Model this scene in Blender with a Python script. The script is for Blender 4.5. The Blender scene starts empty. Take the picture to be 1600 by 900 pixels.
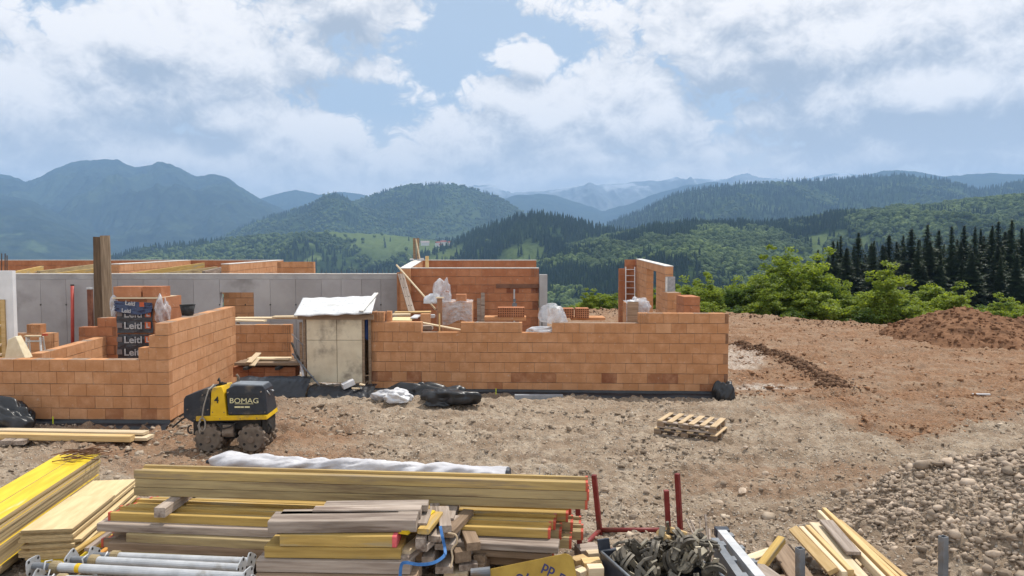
import bpy, bmesh, math, random
import numpy as np
from mathutils import Vector, Matrix, Euler
random.seed(7); RNG = np.random.default_rng(7)
SC = bpy.context.scene
COL = SC.collection
# ---------------------------------------------------------------- camera
F = 1155.0; CAMZ = 3.58; HORIZON = 392.0
TH = math.atan((450 - HORIZON) / F)
cam_d = bpy.data.cameras.new('camera'); cam = bpy.data.objects.new('camera', cam_d); COL.objects.link(cam)
cam.location = (0, 0, CAMZ); cam.rotation_euler = (math.pi / 2 - TH, 0, 0)
cam_d.sensor_width = 36; cam_d.lens = 36 * F / 1600; cam_d.clip_start = 0.1; cam_d.clip_end = 120000
SC.camera = cam
# ---------------------------------------------------------------- light
SUN_EL, SUN_AZ = math.radians(60), math.radians(38)        # azimuth to the right of the view direction (+Y)
SC.view_settings.view_transform = 'Standard'; SC.view_settings.look = 'None'
SC.view_settings.exposure = 0.0; SC.view_settings.gamma = 1.0
sun_d = bpy.data.lights.new('sun', 'SUN'); sun = bpy.data.objects.new('sun', sun_d); COL.objects.link(sun)
sun_d.energy = 5.0; sun_d.angle = math.radians(0.53); sun_d.color = (1.0, 0.95, 0.87)
sdir = Vector((math.sin(SUN_AZ) * math.cos(SUN_EL), math.cos(SUN_AZ) * math.cos(SUN_EL), math.sin(SUN_EL)))
sun.rotation_euler = (-sdir).to_track_quat('-Z', 'Y').to_euler()
SC.cycles.use_denoising = True
SC.cycles.max_bounces = 6; SC.cycles.diffuse_bounces = 3; SC.cycles.glossy_bounces = 2
SC.cycles.transmission_bounces = 4; SC.cycles.transparent_max_bounces = 12; SC.cycles.volume_bounces = 1
SC.cycles.sample_clamp_indirect = 4

world = bpy.data.worlds.new('World'); SC.world = world; world.use_nodes = True
class NT:
    """small helper for writing node graphs as expressions"""
    def __init__(s, tree): s.t = tree; s.n = tree.nodes; s.l = tree.links
    def new(s, typ, **kw):
        n = s.n.new(typ)
        for k, v in kw.items(): setattr(n, k, v)
        return n
    def put(s, sock, v):
        if isinstance(v, (int, float)): sock.default_value = v
        elif isinstance(v, (tuple, list)):
            if len(sock.default_value) == 4 and len(v) == 3: v = (*v, 1)
            sock.default_value = v
        else: s.l.new(v, sock)
    def m(s, op, a, b=None, c=None, clamp=False):
        n = s.new('ShaderNodeMath', operation=op, use_clamp=clamp); s.put(n.inputs[0], a)
        if b is not None: s.put(n.inputs[1], b)
        if c is not None: s.put(n.inputs[2], c)
        return n.outputs[0]
    def v(s, op, a, b=None, scale=None):
        n = s.new('ShaderNodeVectorMath', operation=op); s.put(n.inputs[0], a)
        if b is not None: s.put(n.inputs[1], b)
        if scale is not None: s.put(n.inputs['Scale'], scale)
        return n.outputs['Value'] if op in ('LENGTH', 'DOT_PRODUCT', 'DISTANCE') else n.outputs['Vector']
    def mix(s, f, a, b, blend='MIX'):
        n = s.new('ShaderNodeMix', data_type='RGBA', blend_type=blend); s.put(n.inputs['Factor'], f)
        s.put(n.inputs[6], a); s.put(n.inputs[7], b); return n.outputs[2]
    def ramp(s, x, lo, hi, a=0.0, b=1.0, interp='SMOOTHSTEP'):
        n = s.new('ShaderNodeMapRange', interpolation_type=interp); s.put(n.inputs[0], x)
        for i, q in enumerate((lo, hi, a, b)): s.put(n.inputs[1 + i], q)
        return n.outputs[0]
    def noise(s, vec, scale, detail=4, rough=0.55, dist=0.0, color=False):
        n = s.new('ShaderNodeTexNoise'); s.put(n.inputs['Vector'], vec); n.inputs['Scale'].default_value = scale
        n.inputs['Detail'].default_value = detail; n.inputs['Roughness'].default_value = rough; n.inputs['Distortion'].default_value = dist
        return n.outputs['Color' if color else 'Fac']
    def comb(s, x, y, z):
        n = s.new('ShaderNodeCombineXYZ')
        for i, q in enumerate((x, y, z)): s.put(n.inputs[i], q)
        return n.outputs[0]
    def sep(s, vec):
        n = s.new('ShaderNodeSeparateXYZ'); s.put(n.inputs[0], vec); return n.outputs

def azel(px, py):
    a = math.atan((px - 800) / F); return a, math.atan((HORIZON - py) / F * math.cos(a))
def build_sky():
    T = NT(world.node_tree); T.n.clear()
    out = T.new('ShaderNodeOutputWorld'); bg = T.new('ShaderNodeBackground'); T.l.new(bg.outputs[0], out.inputs[0])
    sky = T.new('ShaderNodeTexSky', sky_type='NISHITA', sun_disc=False, sun_elevation=SUN_EL, sun_rotation=SUN_AZ)
    sky.air_density = 1.0; sky.dust_density = 1.6; sky.ozone_density = 1.2; sky.altitude = 700
    d = T.new('ShaderNodeTexCoord').outputs['Generated']
    STR = 0.10
    # clouds placed by azimuth and elevation: (px, py, rx, ry, weight) of the photograph turned into angles
    blobs = [(60, 190, 230, 140, 1.0), (285, 78, 140, 112, 1.2), (130, 120, 110, 70, .8), (330, 165, 115, 50, .8), (-120, 250, 240, 120, 1.1),
             (560, -5, 135, 95, .80), (490, 95, 75, 42, .42), (575, 118, 70, 20, .34), (640, 45, 48, 45, .42),
             (470, 215, 130, 50, .8), (310, 255, 300, 55, .95), (832, 125, 58, 44, .9), (860, 200, 190, 85, 1.1), (1000, 215, 130, 62, .9), (1110, 240, 110, 40, .7),
             (720, 225, 150, 52, .75), (1110, 128, 95, 26, .46), (1200, 165, 60, 26, .4), (1330, 60, 380, 110, 1.05), (1490, 150, 330, 84, 1.5), (1250, 10, 420, 60, .9), (1010, 30, 130, 40, .45),
             (1480, 240, 340, 38, .62), (1160, 270, 420, 34, .66), (700, 285, 500, 28, .6), (330, 300, 400, 26, .55), (430, 262, 60, 22, .7), (620, 250, 80, 24, .6), (1260, 236, 70, 26, .75), (930, 262, 120, 22, .7), (1700, 100, 300, 200, 1.1)]
    def density(vec, fine):
        s = T.sep(vec)
        az = T.m('ARCTAN2', s[0], s[1]); el = T.m('ARCSINE', s[2])
        nz = T.noise(vec, 3.6, 3, .55, 0, True)
        wv = T.v('SCALE', T.v('SUBTRACT', nz, (.5, .5, .5)), scale=.11)
        p = T.v('ADD', T.comb(az, el, 0.0), wv); p = T.v('MULTIPLY', p, (1, 1, 0))
        cur = None
        for (px, py, rx, ry, w) in blobs:
            a, e = azel(px, py)
            q = T.v('MULTIPLY', T.v('SUBTRACT', p, (a, e, 0)), (F / rx, F / ry, 0))
            b = T.m('MULTIPLY_ADD', T.v('LENGTH', q), -w, w)
            cur = b if cur is None else T.m('SMOOTH_MAX', cur, b, .12)
        # the rest of the sky dome, round the sides and behind the camera
        wide = T.m('MULTIPLY_ADD', T.noise(vec, 2.1, 3, .5), 3.0, -1.0)
        side = T.ramp(T.m('ABSOLUTE', az), .72, 1.0)
        cur = T.m('MULTIPLY_ADD', T.m('SUBTRACT', wide, cur), side, cur)
        high = T.ramp(el, .5, .8); cur = T.m('MULTIPLY_ADD', T.m('SUBTRACT', T.m('SUBTRACT', wide, .35), cur), high, cur)
        # billows: rounded cells of several sizes, squeezed towards the horizon
        q = T.v('MULTIPLY', T.v('ADD', vec, T.v('SCALE', T.v('SUBTRACT', T.noise(vec, 14, 3, .55, 0, True), (.5, .5, .5)), scale=.05)), (1, 1, 1.5))
        bil = None
        for k, (sc, am) in enumerate(((9, 1.0), (19, .6), (41, .38), (88, .24), (180, .15))[:5 if fine else 2]):
            b = T.m('MULTIPLY', T.m('ABSOLUTE', T.m('MULTIPLY_ADD', T.noise(q, sc, 0, .5), 2.0, -1.0)), am * 2.0)
            bil = b if bil is None else T.m('ADD', bil, b)
        bil = T.m('ADD', bil, -.62 if fine else -.46)
        f = T.noise(vec, 6.0, 5 if fine else 3, .58)
        return T.m('ADD', cur, T.m('ADD', T.m('MULTIPLY', bil, .34), T.m('MULTIPLY_ADD', f, 1.3, -.80))), el, az
    D0, el, az = density(d, True)
    off = T.v('NORMALIZE', T.v('ADD', d, (0.010, 0.0, 0.030)))
    D1, _, _ = density(off, True)
    off = T.v('NORMALIZE', T.v('ADD', d, (0.03, 0.0, 0.11)))
    D2, _, _ = density(off, False)
    mask = T.ramp(D0, -.08, .22)
    lit = T.m('MULTIPLY', T.m('SUBTRACT', D0, D1), 1.25)
    lit = T.m('SUBTRACT', lit, T.m('MULTIPLY', T.ramp(D2, -.15, 1.15), .70))
    lit = T.ramp(T.m('ADD', lit, .70), -.35, 1.25)
    lo = tuple(c / STR for c in (.49, .53, .59)); hi = tuple(c / STR for c in (1.2, 1.14, 1.08))
    cc = T.mix(lit, lo, hi)
    # unseen clouds behind the camera, brightened to add fill on shaded front faces
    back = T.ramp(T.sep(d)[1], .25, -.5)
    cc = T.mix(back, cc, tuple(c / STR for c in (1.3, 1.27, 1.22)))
    clear = T.mix(.72, sky.outputs[0], tuple(c / STR for c in (.60, .715, .84)))
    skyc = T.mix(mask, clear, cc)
    low = T.ramp(el, .19, .05)
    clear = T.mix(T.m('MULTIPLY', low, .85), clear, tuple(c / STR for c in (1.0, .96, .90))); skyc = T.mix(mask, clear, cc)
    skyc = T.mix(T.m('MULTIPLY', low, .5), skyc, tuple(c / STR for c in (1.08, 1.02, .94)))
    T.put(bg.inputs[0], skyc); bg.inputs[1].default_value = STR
build_sky()
world.cycles.sampling_method = 'MANUAL'; world.cycles.sample_map_resolution = 512

# ---------------------------------------------------------------- helpers
cT, sT = math.cos(TH), math.sin(TH)
def W(px, py, Y):
    """the point at distance Y (world y) seen at a pixel of the 1600x900 photograph: used to measure the place"""
    a = (px - 800) / F; b = (450 - py) / F
    t = Y / (cT + b * sT); return Vector((a * t, Y, CAMZ + t * (-sT + b * cT)))
def G(px, py, z=0.0):
    b = (450 - py) / F; t = (z - CAMZ) / (-sT + b * cT)
    return Vector(((px - 800) / F * t, t * (cT + b * sT), z))
def hsh(*a):
    h = np.zeros(np.broadcast(*a).shape, dtype=np.uint64)
    for i, v in enumerate(a):
        h = (h ^ (v.astype(np.int64).astype(np.uint64) * np.uint64([0x9E3779B97F4A7C15, 0xC2B2AE3D27D4EB4F, 0x165667B19E3779F9][i]))) * np.uint64(0xD6E8FEB86659FD93)
        h ^= h >> np.uint64(32)
    h *= np.uint64(0xD6E8FEB86659FD93); h ^= h >> np.uint64(29)
    return (h & np.uint64(0xFFFFFF)).astype(np.float64) / float(0xFFFFFF)
def vn2(x, y, seed=0):
    x = np.asarray(x, float) + seed * 17.13; y = np.asarray(y, float) - seed * 31.7
    xi, yi = np.floor(x), np.floor(y); fx, fy = x - xi, y - yi
    u, v = fx * fx * fx * (fx * (fx * 6 - 15) + 10), fy * fy * fy * (fy * (fy * 6 - 15) + 10)
    a, b, c, d = hsh(xi, yi), hsh(xi + 1, yi), hsh(xi, yi + 1), hsh(xi + 1, yi + 1)
    return (a + (b - a) * u) * (1 - v) + (c + (d - c) * u) * v
def fbm2(x, y, oct=4, seed=0, gain=.5, ridged=False):
    s = 0; amp = 1; tot = 0; f = 1
    for o in range(oct):
        n = vn2(np.asarray(x) * f, np.asarray(y) * f, seed + o * 3)
        if ridged: n = 1 - np.abs(2 * n - 1)
        s = s + n * amp; tot += amp; amp *= gain; f *= 2.03
    return s / tot
def vn3(x, y, z, seed=0):
    x = x + seed * 17.13; y = y - seed * 31.7
    xi, yi, zi = np.floor(x), np.floor(y), np.floor(z); fx, fy, fz = x - xi, y - yi, z - zi
    u, v, w = [f * f * (3 - 2 * f) for f in (fx, fy, fz)]
    def L(k): 
        a, b, c, d = hsh(xi, yi, zi + k), hsh(xi + 1, yi, zi + k), hsh(xi, yi + 1, zi + k), hsh(xi + 1, yi + 1, zi + k)
        return (a + (b - a) * u) * (1 - v) + (c + (d - c) * u) * v
    return L(0) * (1 - w) + L(1) * w
def fbm3(P, sc, oct=4, seed=0, ridged=False, gain=.5):
    s = 0; amp = 1; tot = 0; f = sc
    for o in range(oct):
        n = vn3(P[:, 0] * f, P[:, 1] * f, P[:, 2] * f, seed + 5 * o)
        if ridged: n = 1 - np.abs(2 * n - 1)
        s = s + n * amp; tot += amp; amp *= gain; f *= 2.03
    return s / tot
def sst(x, a, b):
    t = np.clip((np.asarray(x, float) - a) / (b - a), 0, 1); return t * t * (3 - 2 * t)

def tag(o, label=None, cat=None, group=None, kind=None):
    if label: o['label'] = label
    if cat: o['category'] = cat
    if group: o['group'] = group
    if kind: o['kind'] = kind
    return o
def link(name, me, parent=None, mat=None, loc=None, rot=None):
    o = bpy.data.objects.new(name, me); COL.objects.link(o)
    if parent: o.parent = parent
    if mat:
        for q in (mat if isinstance(mat, (list, tuple)) else [mat]): me.materials.append(q)
    if loc is not None: o.location = loc
    if rot is not None: o.rotation_euler = rot
    return o
def empty(name, loc=(0, 0, 0), rz=0, label=None, cat=None, group=None):
    o = bpy.data.objects.new(name, None); COL.objects.link(o); o.location = loc; o.rotation_euler = (0, 0, rz)
    o.empty_display_size = .2
    return tag(o, label, cat, group)
def kids(o): return [c for c in bpy.data.objects if c.parent == o]
def dup(o, loc=None, rot=None, scale=None, parent=None, _kids=None):
    c = o.copy(); COL.objects.link(c)
    if parent: c.parent = parent
    for ch in (o.children if _kids is None else _kids): dup(ch, parent=c)
    if loc is not None: c.location = loc
    if rot is not None: c.rotation_euler = rot
    if scale is not None: c.scale = scale
    return c
def np_mesh(name, V, faces, smooth=False, attrs=None):
    """faces: (n,3) or (n,4) integer array"""
    me = bpy.data.meshes.new(name); V = np.asarray(V, np.float32); faces = np.asarray(faces, np.int32)
    n, k = faces.shape
    me.vertices.add(len(V)); me.vertices.foreach_set('co', V.ravel())
    me.loops.add(n * k); me.loops.foreach_set('vertex_index', faces.ravel())
    me.polygons.add(n); me.polygons.foreach_set('loop_start', np.arange(0, n * k, k, dtype=np.int32))
    if smooth: me.polygons.foreach_set('use_smooth', np.ones(n, dtype=bool))
    for nm, (dom, arr) in (attrs or {}).items():
        a = me.attributes.new(nm, 'FLOAT', dom); a.data.foreach_set('value', np.asarray(arr, np.float32).ravel())
    me.update(calc_edges=True); me.validate(); return me
def grid_faces(nr, nc):
    i = np.arange(nr * nc).reshape(nr, nc)
    return np.stack([i[:-1, :-1].ravel(), i[:-1, 1:].ravel(), i[1:, 1:].ravel(), i[1:, :-1].ravel()], 1)

class MB:
    """collects shapes and links them as ONE mesh"""
    def __init__(s): s.V = []; s.Fc = []; s.T = []; s.M = []; s.tone = .5; s.mi = 0
    def poly(s, pts, faces, M=None):
        b = len(s.V)
        for p in pts:
            p = Vector(p); s.V.append(M @ p if M else p)
        for f in faces:
            s.Fc.append([b + i for i in f]); s.T.append(s.tone); s.M.append(s.mi)
        return s
    def box(s, c, d, M=None, rz=0):
        x, y, z = [q / 2 for q in d]
        P = [Vector((a, b_, e)) for e in (-z, z) for b_ in (-y, y) for a in (-x, x)]
        if rz: R = Matrix.Rotation(rz, 3, 'Z'); P = [R @ p for p in P]
        P = [p + Vector(c) for p in P]
        return s.poly(P, [(0, 2, 3, 1), (4, 5, 7, 6), (0, 1, 5, 4), (2, 6, 7, 3), (0, 4, 6, 2), (1, 3, 7, 5)], M)
    def hexa(s, b4, t4, M=None):
        return s.poly(list(b4) + list(t4), [(3, 2, 1, 0), (4, 5, 6, 7), (0, 1, 5, 4), (1, 2, 6, 5), (2, 3, 7, 6), (3, 0, 4, 7)], M)
    def prism(s, prof, x0, x1, M=None):
        """polygon (y,z), counter-clockwise seen from +x, extruded along x"""
        n = len(prof)
        P = [(x0, y, z) for y, z in prof] + [(x1, y, z) for y, z in prof]
        fs = [(i, (i + 1) % n, n + (i + 1) % n, n + i) for i in range(n)] + [tuple(range(n))[::-1], tuple(range(n, 2 * n))]
        return s.poly(P, fs, M)
    def timber(s, L, w, h, c=.006, M=None, o=(0, 0, 0)):
        y, z = w / 2, h / 2
        prof = [(-y + c, -z), (y - c, -z), (y, -z + c), (y, z - c), (y - c, z), (-y + c, z), (-y, z - c), (-y, -z + c)]
        prof = [(a + o[1], b + o[2]) for a, b in prof]
        return s.prism(prof, o[0] - L / 2, o[0] + L / 2, M)
    def tube(s, pts, r, n=8, cap=True, M=None):
        pts = [Vector(p) for p in pts]; rs = r if isinstance(r, (list, tuple)) else [r] * len(pts)
        P = []; up = None
        for i, p in enumerate(pts):
            t = (pts[min(i + 1, len(pts) - 1)] - pts[max(i - 1, 0)])
            if t.length < 1e-9: t = Vector((0, 0, 1))
            t.normalize()
            if up is None: up = Vector((0, 0, 1)) if abs(t.z) < .9 else Vector((1, 0, 0))
            a = t.cross(up).normalized(); b = a.cross(t).normalized(); up = b
            for k in range(n):
                q = 2 * math.pi * k / n; P.append(p + (a * math.cos(q) + b * math.sin(q)) * rs[i])
        fs = []
        for i in range(len(pts) - 1):
            for k in range(n): fs.append((i * n + k, i * n + (k + 1) % n, (i + 1) * n + (k + 1) % n, (i + 1) * n + k))
        if cap: fs += [tuple(range(n))[::-1], tuple((len(pts) - 1) * n + k for k in range(n))]
        return s.poly(P, fs, M)
    def mesh(s, name='mesh', smooth=False):
        me = bpy.data.meshes.new(name); me.from_pydata([tuple(v) for v in s.V], [], s.Fc); 
        a = me.attributes.new('tone', 'FLOAT', 'FACE'); a.data.foreach_set('value', np.asarray(s.T, np.float32))
        me.polygons.foreach_set('material_index', np.asarray(s.M, np.int32))
        if smooth: me.polygons.foreach_set('use_smooth', np.ones(len(s.Fc), dtype=bool))
        me.update(); return me
    def build(s, name, mat, parent=None, loc=None, rot=None, smooth=False, bevel=0, sub=0):
        o = link(name, s.mesh(name, smooth), parent, mat, loc, rot)
        if bevel:
            b = o.modifiers.new('bevel', 'BEVEL'); b.width = bevel; b.segments = 2; b.limit_method = 'ANGLE'
        if sub:
            b = o.modifiers.new('sub', 'SUBSURF'); b.levels = sub; b.render_levels = sub
        return o
def frame(A, B):
    """matrix whose x axis runs from A to B, z up, origin at the middle"""
    A, B = Vector(A), Vector(B); x = (B - A).normalized(); z = Vector((0, 0, 1)); y = z.cross(x).normalized(); z = x.cross(y)
    M = Matrix((x, y, z)).transposed().to_4x4(); M.translation = (A + B) / 2; return M
def setM(o, M): o.matrix_world = M; return o

# ---------------------------------------------------------------- materials
MATS = {}
def bsdf(name):
    m = bpy.data.materials.new(name); m.use_nodes = True; T = NT(m.node_tree); b = m.node_tree.nodes['Principled BSDF']
    MATS[name] = m; return m, T, b
def pmat(name, c1, c2, scale=6, rough=.85, bump=.2, detail=6, st=(1, 1, 1), c3=None, spots=0, metal=0, tone=0, rnd=0, spec=.3, bd=.01, lo=.3, hi=.7, co='Object'):
    """two colours mixed by noise, optional third colour in spots, optional brightness by the face attribute 'tone' and per object"""
    m, T, b = bsdf(name)
    vec = T.new('ShaderNodeTexCoord').outputs[co]
    vec = T.v('MULTIPLY', vec, st)
    if rnd:
        r = T.new('ShaderNodeObjectInfo').outputs['Random']
        vec = T.v('ADD', vec, T.comb(T.m('MULTIPLY', r, 37.0), T.m('MULTIPLY', r, 91.0), T.m('MULTIPLY', r, 53.0)))
    n = T.noise(vec, scale, detail, .6)
    col = T.mix(T.ramp(n, lo, hi), c1, c2)
    if c3:
        n2 = T.noise(vec, scale * .37, 5, .65); col = T.mix(T.ramp(n2, .62 - spots, .72 - spots * .5), col, c3)
    if tone:
        t = T.new('ShaderNodeAttribute', attribute_name='tone').outputs['Fac']
        f = T.ramp(t, 0, 1, 1 - tone, 1 + tone, 'LINEAR'); col = T.mix(1.0, col, T.comb(f, f, f), 'MULTIPLY')
    if rnd:
        r2 = T.m('FRACT', T.m('MULTIPLY', r, 7.31)); f = T.ramp(r2, 0, 1, 1 - rnd, 1 + rnd, 'LINEAR'); col = T.mix(1.0, col, T.comb(f, f, f), 'MULTIPLY')
    T.put(b.inputs['Base Color'], col); b.inputs['Roughness'].default_value = rough
    b.inputs['Metallic'].default_value = metal; b.inputs['Specular IOR Level'].default_value = spec
    if bump:
        bn = T.new('ShaderNodeBump'); bn.inputs['Strength'].default_value = bump; bn.inputs['Distance'].default_value = bd
        T.put(bn.inputs['Height'], T.noise(vec, scale * 2.3, 5, .6)); T.l.new(bn.outputs[0], b.inputs['Normal'])
    return m
# ---------------------------------------------------------------- far landscape
def land_mat(name, forest, forest2, meadow, fs, ms=None, snow=False):
    m, T, b = bsdf(name)
    pos = T.new('ShaderNodeNewGeometry').outputs['Position']
    n1 = T.noise(pos, fs, 5, .62); n2 = T.noise(pos, fs * .18, 4, .6)
    col = T.mix(T.ramp(n1, .32, .66), forest, forest2)
    col = T.mix(T.ramp(n2, .45, .62, 0, .75), col, forest)
    mz = T.new('ShaderNodeAttribute', attribute_name='meadow').outputs['Fac']
    md = T.mix(T.noise(pos, fs * .5, 4, .6), meadow, tuple(c * .62 for c in meadow))
    col = T.mix(mz, col, md)
    if snow:
        s = T.new('ShaderNodeAttribute', attribute_name='snow').outputs['Fac']; col = T.mix(s, col, (.46, .49, .54))
    T.put(b.inputs['Base Color'], col); b.inputs['Roughness'].default_value = 1; b.inputs['Specular IOR Level'].default_value = 0
    bn = T.new('ShaderNodeBump'); bn.inputs['Strength'].default_value = .9; bn.inputs['Distance'].default_value = 9.0
    T.put(bn.inputs['Height'], T.noise(pos, fs, 6, .7)); T.l.new(bn.outputs[0], b.inputs['Normal'])
    return m
M_wood = land_mat('forest_ground', (.022, .036, .016), (.05, .075, .024), (.125, .165, .058), .03)
M_far = land_mat('far_forest', (.018, .027, .024), (.042, .056, .036), (.085, .115, .06), .012)
M_alp = land_mat('alpine_rock', (.13, .15, .17), (.22, .24, .26), (.1, .12, .08), .004, snow=True)
RIDGES = {}
def ridge(name, pts, rc, wf, foot, nr=130, wb=.3, spur=.10, spurs=600, bump=10, bs=30, mat=None, meadow=None, power=.8, px_step=1.6, wig=.06, snow=0, seed=1, kindname='hill'):
    """a hill whose crest runs at distance rc with the given skyline; falls towards the viewer over wf*rc metres to height foot"""
    xs = np.array([p[0] for p in pts], float); ys = np.array([p[1] for p in pts], float)
    px = np.arange(xs[0], xs[-1] + px_step, px_step)
    # smooth skyline
    py = np.interp(px, xs, ys); k = 5; py = np.convolve(np.pad(py, k // 2, mode='edge'), np.ones(k) / k, 'valid') + 3.2 * (fbm2(px / 26, px * 0 + seed * 1.7, 4, seed, .6) - .5)
    ta = (px - 800) / F
    rcx = rc * (1 + wig * (fbm2(px / 170, px * 0 + seed, 3, seed) - .5) * 2)
    t = np.concatenate([np.linspace(0, 1, nr) ** .9, 1 + np.linspace(0, 1, nr // 4 + 1)[1:] * wb])
    tt, tax = np.meshgrid(t, ta, indexing='ij'); RC = np.broadcast_to(rcx, tt.shape)
    b = (450 - py) / F; zc = CAMZ + rcx / (cT + b * sT) * (-sT + b * cT); ZC = np.broadcast_to(zc, tt.shape)
    Y = RC * (1 - wf * (1 - np.minimum(tt, 1))) + RC * np.maximum(tt - 1, 0)
    X = tax * Y / (cT)  # plan fan
    tf = np.clip(tt, 0, 1)
    H = ZC - foot
    Z = foot + H * tf ** power
    env = np.clip(4 * tf * (1 - tf), 0, 1)
    wx = X + 260 * (fbm2(X / 900, Y / 900, 2, seed + 5) - .5)
    sp = fbm2(wx / spurs, Y / (spurs * 2.4), 5, seed, .55, True) - .55
    Z = Z + sp * spur * np.maximum(H, rc * .02) * 2.2 * env
    Z = Z - np.maximum(tt - 1, 0) / wb * np.maximum(H, 0) * .9
    nb = fbm2(X / bs, Y / bs, 3, seed + 2); Z = Z + (nb - .45) * bump * np.where(tt <= 1, 1, .3)
    md = np.zeros_like(Z) if meadow is None else np.clip(meadow(px[None, :] + 0 * tt, tt, X, Y), 0, 1)
    at = {'meadow': ('POINT', md)}
    if snow:
        sn = sst(fbm2(X / 240, Y / 900 + Z / 90, 4, 9), .56, .66) * sst(Z, snow + 150, snow + 500); at['snow'] = ('POINT', sn)
    V = np.stack([X, Y, Z], -1).reshape(-1, 3)
    me = np_mesh(name, V, grid_faces(*tt.shape)[:, ::-1], True, at)
    o = link(name, me, None, mat or M_wood); tag(o, kind='structure')
    RIDGES.setdefault(name, []).append((X, Y, Z, md, tt))
    return X, Y, Z, md, tt
def blob(px, t, cx, ct, rx, rt): return 1.6 - 1.3 * np.sqrt(((px - cx) / rx) ** 2 + ((t - ct) / rt) ** 2)
# alpine chain with snow, far blue mountains
ridge('mountain', [(640, 310), (700, 300), (735, 290), (765, 292), (800, 302), (850, 298), (900, 291), (950, 288), (1000, 284), (1060, 281), (1120, 280), (1160, 275), (1200, 279), (1240, 284),
      (1280, 273), (1310, 270), (1345, 274), (1400, 276), (1500, 280), (1640, 285)], 11000, .25, -300, spurs=1100, spur=.3, bump=18, bs=140, mat=M_alp, snow=560, seed=11, px_step=2, nr=90)
ridge('mountain', [(370, 318), (405, 311), (440, 301), (465, 297), (500, 304), (535, 300), (560, 303), (600, 310), (660, 330)], 9800, .3, -300, spurs=1500, bump=20, bs=160, mat=M_far, seed=12, nr=70)
ridge('mountain', [(700, 335), (760, 318), (800, 306), (850, 302), (870, 305), (905, 318), (940, 330), (985, 318), (1030, 300), (1070, 290), (1110, 284), (1160, 292), (1240, 310)], 9000, .3, -300, spurs=1300, bump=20, bs=140, mat=M_far, seed=13, nr=80)
ridge('mountain', [(1250, 300), (1300, 285), (1340, 276), (1380, 266), (1420, 268), (1470, 276), (1510, 272), (1560, 271), (1620, 275), (1720, 280)], 7600, .3, -250, spurs=1000, bump=16, bs=90, mat=M_far, seed=14, nr=80)
# the big blue mountain on the left and its foothill
def mB(px, t, X, Y): return .4 * sst(fbm2(X / 420, Y / 700, 4, 31), .56, .66) * (t < .75)
ridge('mountain', [(-160, 262), (-60, 262), (0, 270), (30, 277), (45, 285), (60, 280), (90, 265), (120, 253), (165, 249), (190, 250), (217, 262), (240, 259), (255, 252), (282, 262), (310, 275), (335, 272), (360, 279),
      (377, 292), (400, 306), (440, 326), (480, 345), (540, 375)], 7600, .38, -260, nr=240, spurs=620, spur=.22, bump=22, bs=70, mat=M_far, meadow=mB, seed=15, power=.75)
def mB2(px, t, X, Y): return sst(fbm2(X / 160, Y / 220, 4, 37), .47, .6) * sst(t, .62, .35)
ridge('hill', [(-160, 290), (-60, 296), (0, 303), (50, 312), (100, 336), (150, 362), (200, 390), (240, 410)], 5600, .42, -230, nr=120, spurs=500, bump=14, bs=50, mat=M_far, meadow=mB2, seed=16, power=.7)
# wooded hills in the middle
def mC(px, t, X, Y): return .35 * sst(fbm2(X / 260, Y / 400, 4, 41), .58, .68)
ridge('hill', [(520, 340), (545, 322), (570, 311), (600, 300), (640, 291), (700, 287), (740, 295), (790, 315), (820, 334), (850, 352), (900, 380)], 5000, .34, -190, nr=170, spurs=600, spur=.10, bump=15, bs=36, mat=M_wood, meadow=mC, seed=17)
ridge('hill', [(300, 402), (360, 366), (400, 347), (450, 333), (490, 319), (508, 306), (528, 303), (545, 310), (560, 322), (600, 335), (650, 352), (720, 378)], 4500, .32, -170, nr=150, spurs=420, spur=.14, bump=14, bs=34, mat=M_wood, meadow=mC, seed=18)
ridge('hill', [(900, 375), (945, 352), (985, 336), (1010, 326), (1050, 306), (1100, 294), (1150, 289), (1200, 286), (1260, 284), (1330, 279), (1400, 275), (1450, 279), (1490, 288), (1530, 298), (1570, 290), (1600, 281), (1660, 276), (1760, 270)],
      4200, .38, -150, nr=190, spurs=520, spur=.10, bump=16, bs=32, mat=M_wood, meadow=mC, seed=19)
# low ridges across the valley
def mE(px, t, X, Y): return np.maximum(np.maximum(blob(px, t, 640, .80, 95, .26), blob(px, t, 730, .76, 80, .2)), 1.3 * sst(fbm2(X / 130, Y / 200, 3, 51), .62, .68))
ridge('hill', [(-120, 440), (60, 424), (150, 411), (190, 401), (230, 389), (310, 381), (350, 376), (420, 370), (480, 365), (520, 362), (560, 364), (600, 366), (660, 372), (700, 378), (760, 380), (820, 384), (900, 380)], 2700, .42, -150, nr=170, spurs=300, spur=.2, bump=6, bs=22, meadow=mE, seed=20, power=.9)
def mF(px, t, X, Y): return np.maximum(blob(px, t, 690, .86, 38, .14) , .7 * blob(px, t, 815, .40, 55, .26))
ridge('hill', [(650, 405), (700, 388), (740, 366), (790, 348), (830, 338), (880, 344), (920, 356), (970, 366), (1040, 374), (1120, 385)], 2050, .42, -140, nr=170, spurs=300, spur=.14, bump=6, bs=20, meadow=mF, seed=21)
def mH(px, t, X, Y): return .8 * sst(fbm2(X / 110, Y / 180, 3, 61), .66, .72)
ridge('hill', [(840, 400), (900, 384), (960, 370), (1020, 358), (1080, 352), (1150, 352), (1200, 353), (1260, 346), (1320, 335), (1400, 326), (1450, 324), (1520, 316), (1600, 310), (1700, 300), (1800, 296)], 1700, .62, -130, nr=230, spurs=300, spur=.22, bump=5, bs=20, meadow=mH, seed=22, power=.85)
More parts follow.
